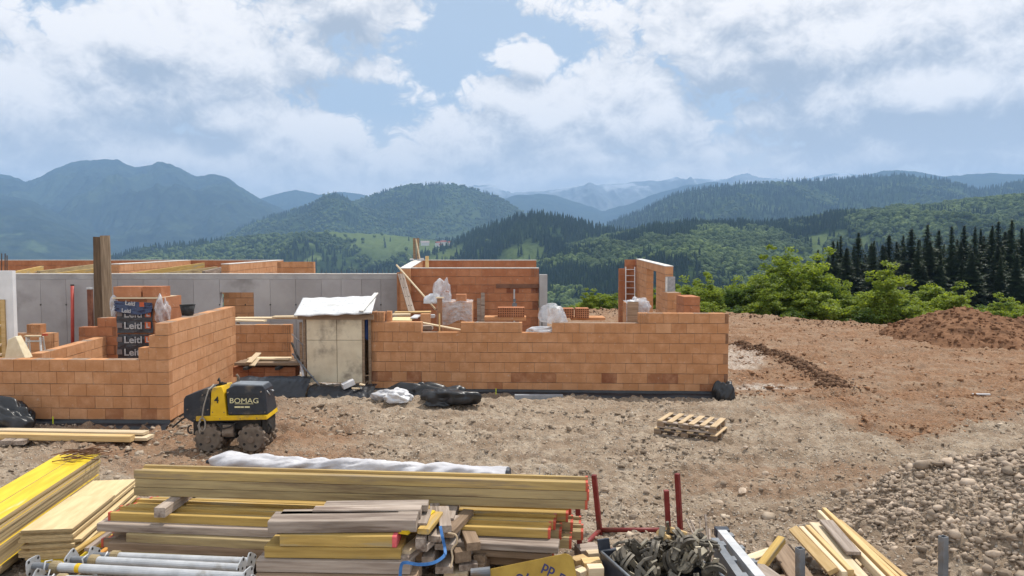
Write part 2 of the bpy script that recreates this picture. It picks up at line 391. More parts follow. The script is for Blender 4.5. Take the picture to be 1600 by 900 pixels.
# valley floor: one sheet out to the horizon
n = 60; az = np.linspace(-1.25, 1.25, 120); rr = np.geomspace(60, 13200, n)
A, R = np.meshgrid(az, rr); Z = -9 - 120 * sst(R, 60, 650) - 60 * sst(R, 700, 2500) - 140 * sst(R, 3000, 8000)
o = link('valley', np_mesh('valley', np.stack([np.sin(A) * R, np.cos(A) * R, Z], -1).reshape(-1, 3), grid_faces(n, 120)[:, ::-1], True, {'meadow': ('POINT', np.zeros(A.size))}), None, M_wood); tag(o, kind='structure')

# ---------------------------------------------------------------- woods on the hills (far-off masses of trees)
def foliage_mat(name, c1, c2, rnd=.35, transl=.0, hue=None, pscale=.004):
    m, T, b = bsdf(name)
    info = T.new('ShaderNodeObjectInfo'); pos = T.new('ShaderNodeNewGeometry').outputs['Position']
    f = T.ramp(info.outputs['Random'], 0, 1, 0, 1, 'LINEAR')
    col = T.mix(f, c1, c2)
    col = T.mix(T.ramp(T.noise(pos, pscale, 3, .5), .4, .62, 0, .6), col, tuple(c * .5 for c in c1))
    T.put(b.inputs['Base Color'], col); b.inputs['Roughness'].default_value = .9; b.inputs['Specular IOR Level'].default_value = .1
    if transl:
        out = m.node_tree.nodes['Material Output']; tr = T.new('ShaderNodeBsdfTranslucent'); T.put(tr.inputs[0], T.mix(.5, col, (c2[0] * 1.6, c2[1] * 1.6, c2[2]), 'MIX'))
        mx = T.new('ShaderNodeMixShader'); mx.inputs[0].default_value = transl
        T.l.new(b.outputs[0], mx.inputs[1]); T.l.new(tr.outputs[0], mx.inputs[2]); T.l.new(mx.outputs[0], out.inputs[0])
    return m
M_fd = foliage_mat('far_broadleaf', (.052, .080, .026), (.125, .165, .050))
M_fc = foliage_mat('far_conifer', (.018, .033, .018), (.040, .062, .028))
protos = bpy.data.collections.new('far_tree_kinds')
def far_tree(i, conifer):
    r = np.random.default_rng(100 + i)
    if conifer:
        V = []; Fc = []; k = 7
        for L in range(4):
            z0 = .12 + L * .2; z1 = z0 + .36; rad = .24 * (1 - L * .22)
            b = len(V)
            for j in range(k):
                a = 2 * math.pi * j / k + L; q = rad * (.75 + .5 * r.random()); V.append((math.cos(a) * q, math.sin(a) * q, z0 + .05 * r.random()))
            V.append((0, 0, z1 if L < 3 else 1.0))
            for j in range(k): Fc.append((b + j, b + (j + 1) % k, b + k))
    else:
        bm = bmesh.new()
        for q in range(4):
            c = Vector((r.normal() * .16, r.normal() * .16, .42 + r.random() * .34)) if q else Vector((0, 0, .55))
            ret = bmesh.ops.create_icosphere(bm, subdivisions=2, radius=.30 if q else .38, matrix=Matrix.Translation(c))
            for v in ret['verts']:
                v.co += Vector((r.normal(), r.normal(), r.normal())) * .045
        me = bpy.data.meshes.new('far_tree'); bm.to_mesh(me); bm.free(); V = None
    if V is not None: me = bpy.data.meshes.new('far_tree'); me.from_pydata(V, [], Fc)
    me.materials.append(M_fc if conifer else M_fd)
    ob = bpy.data.objects.new('far_tree_%02d' % i, me); protos.objects.link(ob)
for i in range(4): far_tree(i, False)
for i in range(4, 7): far_tree(i, True)
gn = bpy.data.node_groups.new('plant_wood', 'GeometryNodeTree')
gn.interface.new_socket('Geometry', in_out='INPUT', socket_type='NodeSocketGeometry'); gn.interface.new_socket('Geometry', in_out='OUTPUT', socket_type='NodeSocketGeometry')
gi, go = gn.nodes.new('NodeGroupInput'), gn.nodes.new('NodeGroupOutput'); ip = gn.nodes.new('GeometryNodeInstanceOnPoints'); ci = gn.nodes.new('GeometryNodeCollectionInfo')
ci.inputs['Collection'].default_value = protos; ci.inputs['Separate Children'].default_value = True; ci.inputs['Reset Children'].default_value = True
def na(nm, typ):
    a = gn.nodes.new('GeometryNodeInputNamedAttribute'); a.data_type = typ; a.inputs[0].default_value = nm; return a.outputs[0]
gn.links.new(gi.outputs[0], ip.inputs['Points']); gn.links.new(ci.outputs[0], ip.inputs['Instance']); ip.inputs['Pick Instance'].default_value = True
gn.links.new(na('kind_index', 'INT'), ip.inputs['Instance Index']); gn.links.new(na('size', 'FLOAT_VECTOR'), ip.inputs['Scale'])
e2r = gn.nodes.new('FunctionNodeEulerToRotation'); gn.links.new(na('turn', 'FLOAT_VECTOR'), e2r.inputs[0]); gn.links.new(e2r.outputs[0], ip.inputs['Rotation'])
gn.links.new(ip.outputs[0], go.inputs[0])
def wood(name, sheet, count, conif, size=(13, 20), seed=3, tmin=.05, conif_fn=None):
    X, Y, Z, md, tt = sheet; r = np.random.default_rng(seed)
    nr, nc = X.shape; R = r.integers(0, nr - 1, count * 3); C = r.integers(0, nc - 1, count * 3)
    # probability by ground area
    ar = np.abs((Y[R + 1, C] - Y[R, C]) * (X[R, C + 1] - X[R, C])); keep = r.random(len(R)) < ar / np.percentile(ar, 90)
    keep &= (md[R, C] < .35 + .1 * r.random(len(R))) & (tt[R, C] > tmin) & (tt[R, C] < 1.12)
    keep |= (r.random(len(R)) < .012) & (tt[R, C] > tmin) & (tt[R, C] < 1.0)
    R, C = R[keep][:count], C[keep][:count]
    fr, fc = r.random(len(R)), r.random(len(R))
    def ip_(Q): return (Q[R, C] * (1 - fc) + Q[R, C + 1] * fc) * (1 - fr) + (Q[R + 1, C] * (1 - fc) + Q[R + 1, C + 1] * fc) * fr
    P = np.stack([ip_(X), ip_(Y), ip_(Z) - 1.0], -1)
    cn = fbm2(P[:, 0] / 170, P[:, 1] / 260, 3, seed + 7); pc = sst(cn, .62 - conif * .5, .72 - conif * .5)
    if conif_fn is not None: pc = np.maximum(pc, conif_fn(P, tt[R, C]))
    isc = r.random(len(R)) < pc
    me = bpy.data.meshes.new(name); me.vertices.add(len(P)); me.vertices.foreach_set('co', P.astype(np.float32).ravel())
    s = r.uniform(size[0], size[1], len(P)); wd = s * np.where(isc, r.uniform(.85, 1.1, len(P)), r.uniform(.8, 1.05, len(P)))
    s = s * np.where(isc, 1.35, .85)
    for nm, ty, arr in (('kind_index', 'INT', np.where(isc, r.integers(4, 7, len(P)), r.integers(0, 4, len(P))).astype(np.int32)),
                        ('size', 'FLOAT_VECTOR', np.stack([wd, wd, s], -1).astype(np.float32)),
                        ('turn', 'FLOAT_VECTOR', np.stack([0 * s, 0 * s, r.uniform(0, 6.28, len(P))], -1).astype(np.float32))):
        a = me.attributes.new(nm, ty, 'POINT'); a.data.foreach_set('value' if ty == 'INT' else 'vector', arr.ravel())
    o = link(name, me); md_ = o.modifiers.new('trees', 'NODES'); md_.node_group = gn; tag(o, kind='stuff'); return o
RH = RIDGES['hill']   # order: foothill, back hill, front hill, right ridge, valley ridge, conifer hill, right wood
wood('far_wood', RH[1], 9000, .25, (15, 24), 31)
wood('far_wood', RH[2], 8000, .3, (14, 22), 32)
wood('far_wood', RH[3], 16000, .75, (15, 23), 33)  # large share of dark conifers stands in for cloud shadow on this ridge
wood('valley_wood', RH[4], 9000, .32, (13, 20), 34)
wood('valley_wood', RH[5], 7000, .55, (13, 20), 35, conif_fn=lambda P, t: sst(t, .62, .78))
wood('valley_wood', RH[6], 20000, .24, (10.5, 16), 36)
# air between here and the mountains
hz = MB(); hz.box((0, 5800, 265), (36000, 16000, 2010))
m_h = bpy.data.materials.new('air'); m_h.use_nodes = True; T = NT(m_h.node_tree); T.n.clear()
ou = T.new('ShaderNodeOutputMaterial'); pv = T.new('ShaderNodeVolumePrincipled'); T.l.new(pv.outputs[0], ou.inputs['Volume'])
pv.inputs['Color'].default_value = (.36, .58, .91, 1); pv.inputs['Density'].default_value = 1.05e-4; pv.inputs['Anisotropy'].default_value = .1
tag(hz.build('haze', m_h), kind='stuff')
# ---------------------------------------------------------------- building site ground
EDGE = lambda X: 43.0 - np.clip(X - 9.5, 0, 12) * 1.05 + .8 * np.sin(X * .7)
def rut(X, Y, pts, w):
    d = np.full(X.shape, 1e9)
    for (ax, ay), (bx, by) in zip(pts[:-1], pts[1:]):
        ux, uy = bx - ax, by - ay; t = np.clip(((X - ax) * ux + (Y - ay) * uy) / (ux * ux + uy * uy), 0, 1)
        d = np.minimum(d, np.hypot(X - ax - t * ux, Y - ay - t * uy))
    return np.exp(-(d / w) ** 2)
BANK = [tuple(G(x, y)[:2]) for x, y in ((1150, 541), (1195, 552), (1235, 566), (1268, 585), (1300, 602), (1312, 610))]
def ground_z(X, Y, fine=True):
    X = np.asarray(X, float); Y = np.asarray(Y, float)
    z = .56 * sst(Y, 11.2, 6.8) + .12 * sst(Y, 6.8, 4)
    # gravel heap on the right
    hd = np.hypot((X - 8.6) / 4.9, (Y - 8.0) / 3.3); z = z + 1.55 * np.clip(1 - hd, 0, 1) ** .9 * sst(hd, 1.1, .8)
    # edge of the plateau
    e = Y - EDGE(X); z = z - np.clip(e, 0, None) * .42 * sst(e, 0, 3) + .16 * np.exp(-(e / 1.1) ** 2)
    if fine:
        nf = 1 + .5 * sst(Y, 14, 30)
        z = z + .13 * (fbm2(X / 2.2, Y / 1.3, 3, 2) - .5) + .12 * (fbm2(X / .55, Y / .36, 3, 5) - .5) * nf + .10 * (fbm2(X / .15, Y / .10, 3, 8, .6) - .5) + .05 * np.maximum(fbm2(X / .34, Y / .2, 3, 9, .55, True) - .62, 0) * 4
        # tracks pressed by the machines, running across
        tr = np.sin((Y + .08 * X + .5 * fbm2(X / 3, Y / 3, 2, 14)) * 5.2); z = z + .034 * tr * sst(fbm2(X / 4.5, Y / 2.2, 2, 17), .42, .6)
        cl = np.sin((X * 1 - .12 * Y) * 21) * sst(np.sin((Y + .1 * X) * 4.1), .1, .6); z = z + .022 * cl * sst(fbm2(X / 3, Y / 2, 2, 19), .46, .6) * (Y > 10)
        for pts, w_, dep in (([(-6, 15.2), (-2, 14.9), (2.5, 14.2), (6, 12.9), (11, 10.9)], .16, .05), ([(-6, 14.5), (-2, 14.2), (2.3, 13.5), (5.8, 12.2), (10.6, 10.3)], .16, .05), ([(-3, 12.7), (1, 12.4), (4.5, 11.3), (7.2, 10.9)], .14, .045), ([(-3, 12.0), (1, 11.7), (4.3, 10.6), (7, 10.2)], .14, .045),
                            ([(5.5, 17), (9, 18.5), (14, 20), (24, 21)], .22, .08), ([(5.3, 16), (9, 17.3), (14, 18.7), (24, 19.5)], .22, .08), ([(9, 24), (14, 26), (22, 25.5)], .3, .1), ([(8, 29), (14, 30), (20, 27)], .3, .1), ([(7, 33), (11, 34), (16, 31)], .3, .1)):
            r0 = rut(X, Y, pts, w_); r1 = rut(X, Y, pts, w_ * 2.3); z = z + (r1 - r0) * dep * .9 - r0 * dep * (1 + .5 * np.sin((X + .4 * Y) * 26))
        b = rut(X, Y, BANK, .34); z = z + b * (.03 + .18 * fbm2(X / .28, Y / .28, 3, 23))
        for cx, cy, sx, sy, h in ((5.0, 9.6, 1.5, .35, .16), (6.2, 10.6, 1.8, .3, .12), (3.9, 16.6, 1.0, .5, .12), (.4, 17.2, 3.2, .35, .08), (-2.6, 17.0, 1.4, .4, .10), (-5.6, 14.6, .9, .6, .15)):
            z = z + h * np.exp(-((X - cx) / sx) ** 2 - ((Y - cy) / sy) ** 2) * (.4 + 1.2 * fbm2(X / .25, Y / .2, 3, 29))
    return z
def gz(x, y): return float(ground_z(np.array([x]), np.array([y]))[0])
def gflat(x, y): return float(ground_z(np.array([x]), np.array([y]), False)[0])
na_, nr_ = 860, 760
th_ = np.linspace(-1.02, 1.02, na_); r_ = np.concatenate([np.geomspace(3.0, 48, nr_ - 60), np.linspace(49, 78, 60)])
A, R = np.meshgrid(th_, r_); GX, GY = np.sin(A) * R, np.cos(A) * R
gme = np_mesh('ground', np.stack([GX, GY, ground_z(GX, GY)], -1).reshape(-1, 3), grid_faces(nr_, na_)[:, ::-1], True)
# how much red subsoil, white dust and grey stone lies where
def pxpy(X, Y):
    f = Y * cT + CAMZ * sT; u = Y * sT - CAMZ * cT; return 800 + F * X / f, 450 - F * u / f
PX, PY = pxpy(GX, GY)
jit = 60 * (fbm2(GX / 1.6, GY / 1.4, 4, 41) - .5); jit2 = 34 * (fbm2(GX / .9, GY / .7, 4, 43) - .5)
lim = np.interp(PX, [1100, 1180, 1300, 1420, 1520, 1620, 1800], [612, 622, 650, 700, 668, 640, 600])
red = sst(lim - PY + jit * .8, -14, 14) * sst(PX + jit, 1120, 1160)
red = np.maximum(red, .85 * sst(1.25 - np.hypot((PX - 330 + jit) / 260, (PY - 690 + jit2) / 60), 0, .6))
red = np.maximum(red, .6 * sst(1.1 - np.hypot((PX - 1250) / 260, (PY - 760 + jit2) / 42), 0, .8))
red = np.maximum(red, sst(GY, 21, 25))
red = np.clip(red * (.55 + .7 * fbm2(GX / 1.1, GY / .7, 4, 47)), 0, 1)
white = sst(1.2 - np.hypot((PX - 1150 + jit2) / 50, (PY - 562 + jit2 * .6) / 20), 0, .6) * .55 + sst(1.0 - np.hypot((PX - 1195 + jit2) / 85, (PY - 606) / 7), 0, .6) * .8
a = gme.attributes.new('red', 'FLOAT', 'POINT'); a.data.foreach_set('value', red.astype(np.float32).ravel())
a = gme.attributes.new('white', 'FLOAT', 'POINT'); a.data.foreach_set('value', np.clip(white, 0, 1).astype(np.float32).ravel())
m, T, b = bsdf('site_soil')
pos = T.new('ShaderNodeNewGeometry').outputs['Position']
n1 = T.noise(pos, 1.3, 8, .68); n2 = T.noise(pos, 9, 6, .7); n3 = T.noise(pos, 42, 3, .6)
gr = T.mix(T.ramp(n1, .35, .65), (.285, .207, .143), (.45, .365, .275)); gr = T.mix(T.ramp(n2, .38, .66, 0, .8), gr, (.24, .175, .122))
rd = T.mix(T.ramp(n2, .36, .66), (.20, .104, .056), (.325, .19, .112)); rd = T.mix(T.ramp(n1, .42, .68, 0, .7), rd, (.34, .235, .155))
col = T.mix(T.new('ShaderNodeAttribute', attribute_name='red').outputs['Fac'], gr, rd)
wf = T.m('MULTIPLY', T.new('ShaderNodeAttribute', attribute_name='white').outputs['Fac'], T.ramp(n2, .3, .6)); ln = T.noise(T.v('MULTIPLY', pos, (.45, 1.9, 1)), 2.2, 6, .65); ra = T.new('ShaderNodeAttribute', attribute_name='red').outputs['Fac']; col = T.mix(T.ramp(ln, .52, .70, 0, .5), col, (.17, .11, .075)); col = T.mix(T.m('MULTIPLY', T.ramp(ln, .44, .30, 0, .5), T.m('MULTIPLY_ADD', ra, -.8, 1.0)), col, (.50, .43, .35)); col = T.mix(wf, col, (.62, .58, .52))
col = T.mix(T.ramp(n3, .62, .72, 0, .55), col, (.56, .50, .42)); col = T.mix(T.ramp(n3, .38, .28, 0, .45), col, (.16, .105, .07))
vo = T.new('ShaderNodeTexVoronoi', feature='F1'); T.put(vo.inputs['Vector'], pos); vo.inputs['Scale'].default_value = 26; vo.inputs['Randomness'].default_value = 1
pick = T.sep(vo.outputs['Color'])[0]; peb = T.m('MULTIPLY', T.ramp(pick, .55, .75), T.ramp(vo.outputs['Distance'], .55, .25))
sf = T.m('MULTIPLY', peb, T.m('MULTIPLY_ADD', T.new('ShaderNodeAttribute', attribute_name='red').outputs['Fac'], -.55, .8))
f_ = T.ramp(T.sep(vo.outputs['Color'])[1], 0, 1, .45, 1.15, 'LINEAR'); col = T.mix(sf, col, T.mix(1.0, (.52, .455, .38), T.comb(f_, f_, f_), 'MULTIPLY'))
T.put(b.inputs['Base Color'], col); b.inputs['Roughness'].default_value = 1; b.inputs['Specular IOR Level'].default_value = .1
bn = T.new('ShaderNodeBump'); bn.inputs['Strength'].default_value = .9; bn.inputs['Distance'].default_value = .05
T.put(bn.inputs['Height'], T.m('MULTIPLY_ADD', peb, .5, T.noise(pos, 24, 7, .7))); T.l.new(bn.outputs[0], b.inputs['Normal'])
tag(link('ground', gme, None, m), kind='structure')
# heap of excavated earth at the plateau edge
u, v = np.meshgrid(np.linspace(-1, 1, 260), np.linspace(-1, 1, 200)); MX, MY = 20.7 + u * 5.5, 29.8 + v * 3.6
us = np.where(u < -.45, (u + .45) / .55, (u + .45) / 1.45); hd = np.hypot(us, v * .98); MH = 1.3 * np.clip(1 - hd, 0, 1) ** .75 * (1 + .25 * np.sin(MX * 1.1 + 1) * .6)
MZ = ground_z(MX, MY, False) - .12 + MH + (.34 * (fbm2(MX / 1.1, MY / .9, 3, 71) - .5) + .26 * (fbm2(MX / .3, MY / .3, 4, 73, .6) - .5)) * sst(MH, 0, .3) 
m_e = pmat('dug_earth', (.16, .082, .046), (.25, .138, .08), 3, 1, .5, 8, c3=(.11, .06, .036), spots=.12, spec=.05, bd=.05)
tag(link('earth_mound', np_mesh('earth_mound', np.stack([MX, MY, MZ], -1).reshape(-1, 3), grid_faces(200, 260), True), None, m_e), kind='structure')
# stones
def stones(name, P, S, mat, seed=1, flat=.7, group=None):
    r = np.random.default_rng(seed); bm = bmesh.new(); bmesh.ops.create_icosphere(bm, subdivisions=1, radius=1)
    bv = np.array([v.co[:] for v in bm.verts]); bf = np.array([[v.index for v in f.verts] for f in bm.faces]); bm.free()
    n = len(P); k = len(bv)
    V = bv[None] * (1 + np.clip(.30 * r.normal(size=(n, k, 1)), -.5, .5)) * np.stack([r.uniform(.6, 1.5, n), r.uniform(.55, 1.2, n), r.uniform(.45, 1.0, n) * flat / .75], -1)[:, None, :]
    q = r.uniform(0, 6.28, n); t = r.uniform(-.6, .6, n)
    c, s = np.cos(q)[:, None], np.sin(q)[:, None]; ct, st = np.cos(t)[:, None], np.sin(t)[:, None]
    x, y, z = V[..., 0], V[..., 1], V[..., 2]; y, z = y * ct - z * st, y * st + z * ct; x, y = x * c - y * s, x * s + y * c
    V = np.stack([x, y, z], -1) * S[:, None, None] + P[:, None, :]
    Fc = (bf[None] + (np.arange(n) * k)[:, None, None]).reshape(-1, 3)
    o = link(name, np_mesh(name, V.reshape(-1, 3), Fc, False, {'tone': ('FACE', np.repeat(r.random(n), len(bf)))}), None, mat); tag(o, kind='stuff'); return o
m_st = pmat('crushed_stone', (.245, .188, .14), (.43, .345, .268), 5, 1, .5, 5, tone=.4, spec=.05)
r = np.random.default_rng(5)
# heap stones
n = 60000; X = r.uniform(3.2, 13, n); Y = r.uniform(4.4, 12.5, n); hd = np.hypot((X - 8.6) / 4.9, (Y - 8.0) / 3.3)
ok = (r.random(n) < sst(hd, 1.10, .82)) ; X, Y = X[ok], Y[ok]; S = np.exp(r.normal(-3.92, .48, len(X))); S = np.clip(S, .012, .10)
P = np.stack([X, Y, ground_z(X, Y) + S * .25], -1); stones('gravel_heap', P, S, m_st, 6)
# small stones all over the site
n = 26000; A_ = r.uniform(-.75, .75, n); R_ = np.exp(r.uniform(math.log(7), math.log(26), n)); X, Y = np.sin(A_) * R_, np.cos(A_) * R_
dn = fbm2(X / 1.5, Y / 1.2, 3, 81); ok = (r.random(n) < sst(dn, .36, .62)) & ~((Y > 17.7) & (X < 5.5)); X, Y = X[ok], Y[ok]
S = np.clip(np.exp(r.normal(-4.35, .5, len(X))), .006, .05); stones('gravel', np.stack([X, Y, ground_z(X, Y) + S * .15], -1), S, m_st, 8, .6)
n = 52000; A_ = r.uniform(-.72, .72, n); R_ = np.exp(r.uniform(math.log(7), math.log(40), n)); X, Y = np.sin(A_) * R_, np.cos(A_) * R_
dn = fbm2(X / 1.1, Y / .5, 3, 85); ok = (r.random(n) < sst(dn, .40, .68)) & ~((Y > 17.7) & (X < 5.5)) & (Y < EDGE(X)); X, Y = X[ok], Y[ok]
S = np.clip(np.exp(r.normal(-3.75, .45, len(X))), .010, .075) * np.clip(Y / 13, .8, 1.25); rdm = np.interp(pxpy(X, Y)[0], [1100, 1180, 1300, 1420, 1520, 1620, 1800], [612, 622, 650, 700, 668, 640, 600]) > pxpy(X, Y)[1]; rdm &= X > 4.5
Z = ground_z(X, Y) + S * .05
stones('crumbs', np.stack([X, Y, Z], -1)[~rdm], S[~rdm], pmat('soil_crumbs', (.24, .18, .13), (.40, .33, .255), 4, 1, .4, 5, tone=.35, spec=.03), 10, .55)
stones('crumbs', np.stack([X, Y, Z], -1)[rdm], S[rdm], pmat('red_soil_crumbs', (.19, .10, .056), (.32, .19, .112), 4, 1, .4, 5, tone=.35, spec=.03), 11, .55)
# clods along the bank and the plateau edge
n = 4200; t = r.random(n) * (len(BANK) - 1); i = t.astype(int); f = t - i; B_ = np.array(BANK); P2 = B_[i] * (1 - f[:, None]) + B_[np.minimum(i + 1, len(B_) - 1)] * f[:, None] + r.normal(size=(n, 2)) * .17
im = r.integers(0, MX.size, 2600); km = (MH.ravel()[im] > .12); im = im[km]; Sm = np.clip(np.exp(r.normal(-3.1, .5, len(im))), .015, .13)
stones('mound_clods', np.stack([MX.ravel()[im], MY.ravel()[im], MZ.ravel()[im] + Sm * .1], -1), Sm, m_e, 12, .75)
n2 = 1600; xe = r.uniform(2, 30, n2); ye = EDGE(xe) - np.abs(r.normal(size=n2)) * 1.2; P2 = np.concatenate([P2, np.stack([xe, ye], -1)])
S = np.clip(np.exp(r.normal(-3.6, .5, len(P2))), .010, .085); stones('clods', np.stack([P2[:, 0], P2[:, 1], ground_z(P2[:, 0], P2[:, 1]) + S * .2], -1), S, pmat('dark_clods', (.105, .062, .04), (.19, .115, .072), 3, 1, .5, 6, tone=.4, spec=.05), 9, .8)

# ---------------------------------------------------------------- brick walls
def brick_mat(name, dark, mid, pale):
    m, T, b = bsdf(name)
    t = T.new('ShaderNodeAttribute', attribute_name='tone').outputs['Fac']
    vec = T.new('ShaderNodeTexCoord').outputs['Object']
    col = T.mix(T.ramp(t, 0, .35, 0, 1, 'LINEAR'), dark, mid); col = T.mix(T.ramp(t, .45, 1, 0, 1, 'LINEAR'), col, pale)
    n = T.noise(vec, 3.0, 7, .62); col = T.mix(T.ramp(n, .40, .72, 0, .4), col, tuple(min(1, c * 1.28 + .02) for c in pale))
    n = T.noise(vec, 11.0, 4, .6); col = T.mix(T.ramp(n, .60, .74, 0, .4), col, (.56, .46, .38)); n = T.noise(T.v('MULTIPLY', vec, (1, 1, 7)), 7.0, 4, .6); col = T.mix(T.ramp(n, .55, .75, 0, .35), col, dark)
    T.put(b.inputs['Base Color'], col); b.inputs['Roughness'].default_value = .95; b.inputs['Specular IOR Level'].default_value = .15
    bn = T.new('ShaderNodeBump'); bn.inputs['Strength'].default_value = .35; bn.inputs['Distance'].default_value = .004
    T.put(bn.inputs['Height'], T.noise(vec, 60, 4, .6)); T.l.new(bn.outputs[0], b.inputs['Normal'])
    return m
M_br = brick_mat('orange_brick', (.23, .085, .042), (.445, .21, .096), (.56, .31, .17))
M_brr = brick_mat('red_brick', (.19, .062, .033), (.355, .14, .068), (.46, .215, .11))
M_mort = pmat('mortar', (.20, .13, .09), (.33, .25, .19), 9, 1, .3)
M_conc = pmat('concrete', (.30, .285, .28), (.40, .385, .375), 1.6, .9, .15, 8, c3=(.25, .235, .23), spots=.05)
M_pale = pmat('pale_mortar_cap', (.55, .52, .48), (.72, .69, .64), 7, .95, .3)
def brick_wall(name, A, B, z0, profile, th=.25, label=None, holes=(), mat=None, cap=None, wet=None, seed=1, parent=None, slant=0, bl=.375, ch=.25, ends=(1, 1), toff=0.):
    """A, B: plan ends of the face nearest the viewer; the wall is th thick towards its left-hand normal.  profile: (from, to, courses)"""
    r = np.random.default_rng(seed); A = Vector((*A, z0)); B = Vector((*B, z0 + slant)); L = (B - A).length
    mb = MB(); x = (B - A).normalized(); y = Vector((0, 0, 1)).cross(Vector((x.x, x.y, 0))).normalized()
    nmax = max(p[2] for p in profile)
    for c in range(nmax):
        iv = []
        for (a, b, n) in profile:
            if n > c:
                if iv and abs(iv[-1][1] - a) < 1e-4: iv[-1] = (iv[-1][0], b)
                else: iv.append((a, b))
        for (h0, h1, c0, c1) in holes:
            if c0 <= c < c1:
                nv = []
                for a, b in iv:
                    if h1 <= a or h0 >= b: nv.append((a, b)); continue
                    if h0 > a: nv.append((a, h0))
                    if h1 < b: nv.append((h1, b))
                iv = nv
        off = (c % 2) * bl / 2 + r.uniform(-.03, .03)
        for a, b in iv:
            cuts = [a] + [q for q in np.arange(math.floor(a / bl) * bl + off - bl, b, bl) if a + .07 < q < b - .07] + [b]
            mb.mi = 1; mb.tone = .5
            mb.box(((a + b) / 2, th / 2, c * ch + ch / 2 - .004), (b - a - .024, abs(th) - .024, ch - .004))
            mb.mi = 0
            for p, q in zip(cuts[:-1], cuts[1:]):
                t = np.clip(r.normal(.5 + toff, .075), 0, 1)
                if wet and r.random() < wet.get(c, 0): t = r.uniform(0, .22)
                mb.tone = t; d = r.uniform(-.003, .003); g = .005
                end = (p == a and ends[0] and c % 2) or (q == b and ends[1] and c % 2)
                if end and q - p < .32:
                    k = 5; w = (q - p) / k
                    for i in range(k): mb.tone = np.clip(t - .1 + r.normal() * .05, 0, 1); mb.box((p + w * (i + .5), th / 2 + d, c * ch + ch / 2), (w - .012, abs(th), ch - .011))
                else: mb.box(((p + q) / 2, th / 2 + d, c * ch + ch / 2 + r.uniform(-.002, .002)), (q - p - g * r.uniform(.8, 1.9), abs(th), ch - r.uniform(.009, .014)))
    if cap:
        mb.mi = 2
        for (a, b, n) in profile: mb.box(((a + b) / 2, th / 2, n * ch + .012), (b - a, abs(th) + .012, .024))
    M = Matrix((x, y, x.cross(y))).transposed().to_4x4(); M.translation = A
    o = mb.build(name, [mat or M_br, M_mort, M_pale], parent)
    if parent: o.matrix_local = parent.matrix_world.inverted() @ M if False else M
    else: o.matrix_world = M
    if label: tag(o, label, 'wall')
    return o
def P2(px, Y): w = W(px, 500, Y); return (w.x, Y)
# front wall on the right
Lf = Vector(P2(577, 18.5)); Rf = Vector(P2(1139, 18.05)); LR = (Rf - Lf).length; sc_ = LR / (1139 - 577)
s_ = lambda px: (px - 577) * sc_
bw = {0: .18, 1: .42}
brick_wall('brick_wall', Lf, Rf, .05, [(0, s_(601), 8), (s_(601), s_(660), 7), (s_(660), s_(722), 6), (s_(722), s_(819), 7), (s_(819), s_(866), 6), (s_(866), s_(1000), 7), (s_(1000), LR, 8)],
           .25, 'long orange brick wall with a stepped unfinished top facing the yard', wet=bw, seed=3)
# the corner walls on the left: front and side stand as one
c1 = Vector(P2(262, 14.9)); c0 = Vector((-13.2, 15.1)); c2 = Vector((-7.32, 19.5))
cw = empty('corner_wall', (c1.x, c1.y, 0), 0, 'orange brick corner wall with a stepped end beside the stacked brick pallet', 'wall')
def rel(o, par): o.parent = par; o.matrix_parent_inverse = par.matrix_world.inverted(); return o
bpy.context.view_layer.update()
L1 = (c1 - c0).length; q = L1 / (262 - (-245))
o = brick_wall('front_panel', c0, c1, .12, [(0, L1 - .62, 5), (L1 - .62, L1 - .40, 6), (L1 - .40, L1 - .27, 7), (L1 - .27, L1 - .255, 8)], .25, seed=4, wet={0: .12}, ends=(0, 0)); rel(o, cw)
L2 = (c2 - c1).length
o = brick_wall('side_panel', c1, c2, .12, [(0, L2, 8)], .25, seed=5, toff=.12, ends=(1, 1), slant=.0); rel(o, cw)
# cross wall behind the side wall
brick_wall('brick_wall', P2(364, 20.25), P2(454, 20.3), .05, [(0, 1.58, 6)], .25, 'short brick wall between the shed and the bright side wall', seed=6, ends=(0, 1))
# walls in the left room
a, b_ = Vector((-10.62, 16.6)), Vector((-10.98, 19.9))
brick_wall('brick_wall', a, b_, .02, [(0, (b_ - a).length, 5)], .25, 'low brick wall running back inside the left room', seed=7, toff=.12)
pw = brick_wall('brick_wall', (-11.75, 19.95), (-10.72, 19.95), .02, [(0, .52, 6), (.52, 1.03, 7)], .25, 'dark brick stub stepped at its top beside the packed brick stack', seed=8, mat=M_brr)
brick_wall('brick_wall', (-15.2, 20.7), (-12.9, 20.7), .02, [(0, 1.55, 5), (1.55, 1.95, 6), (1.95, 2.3, 5)], .25, 'orange brick wall with one raised brick behind the step ladder', seed=9)
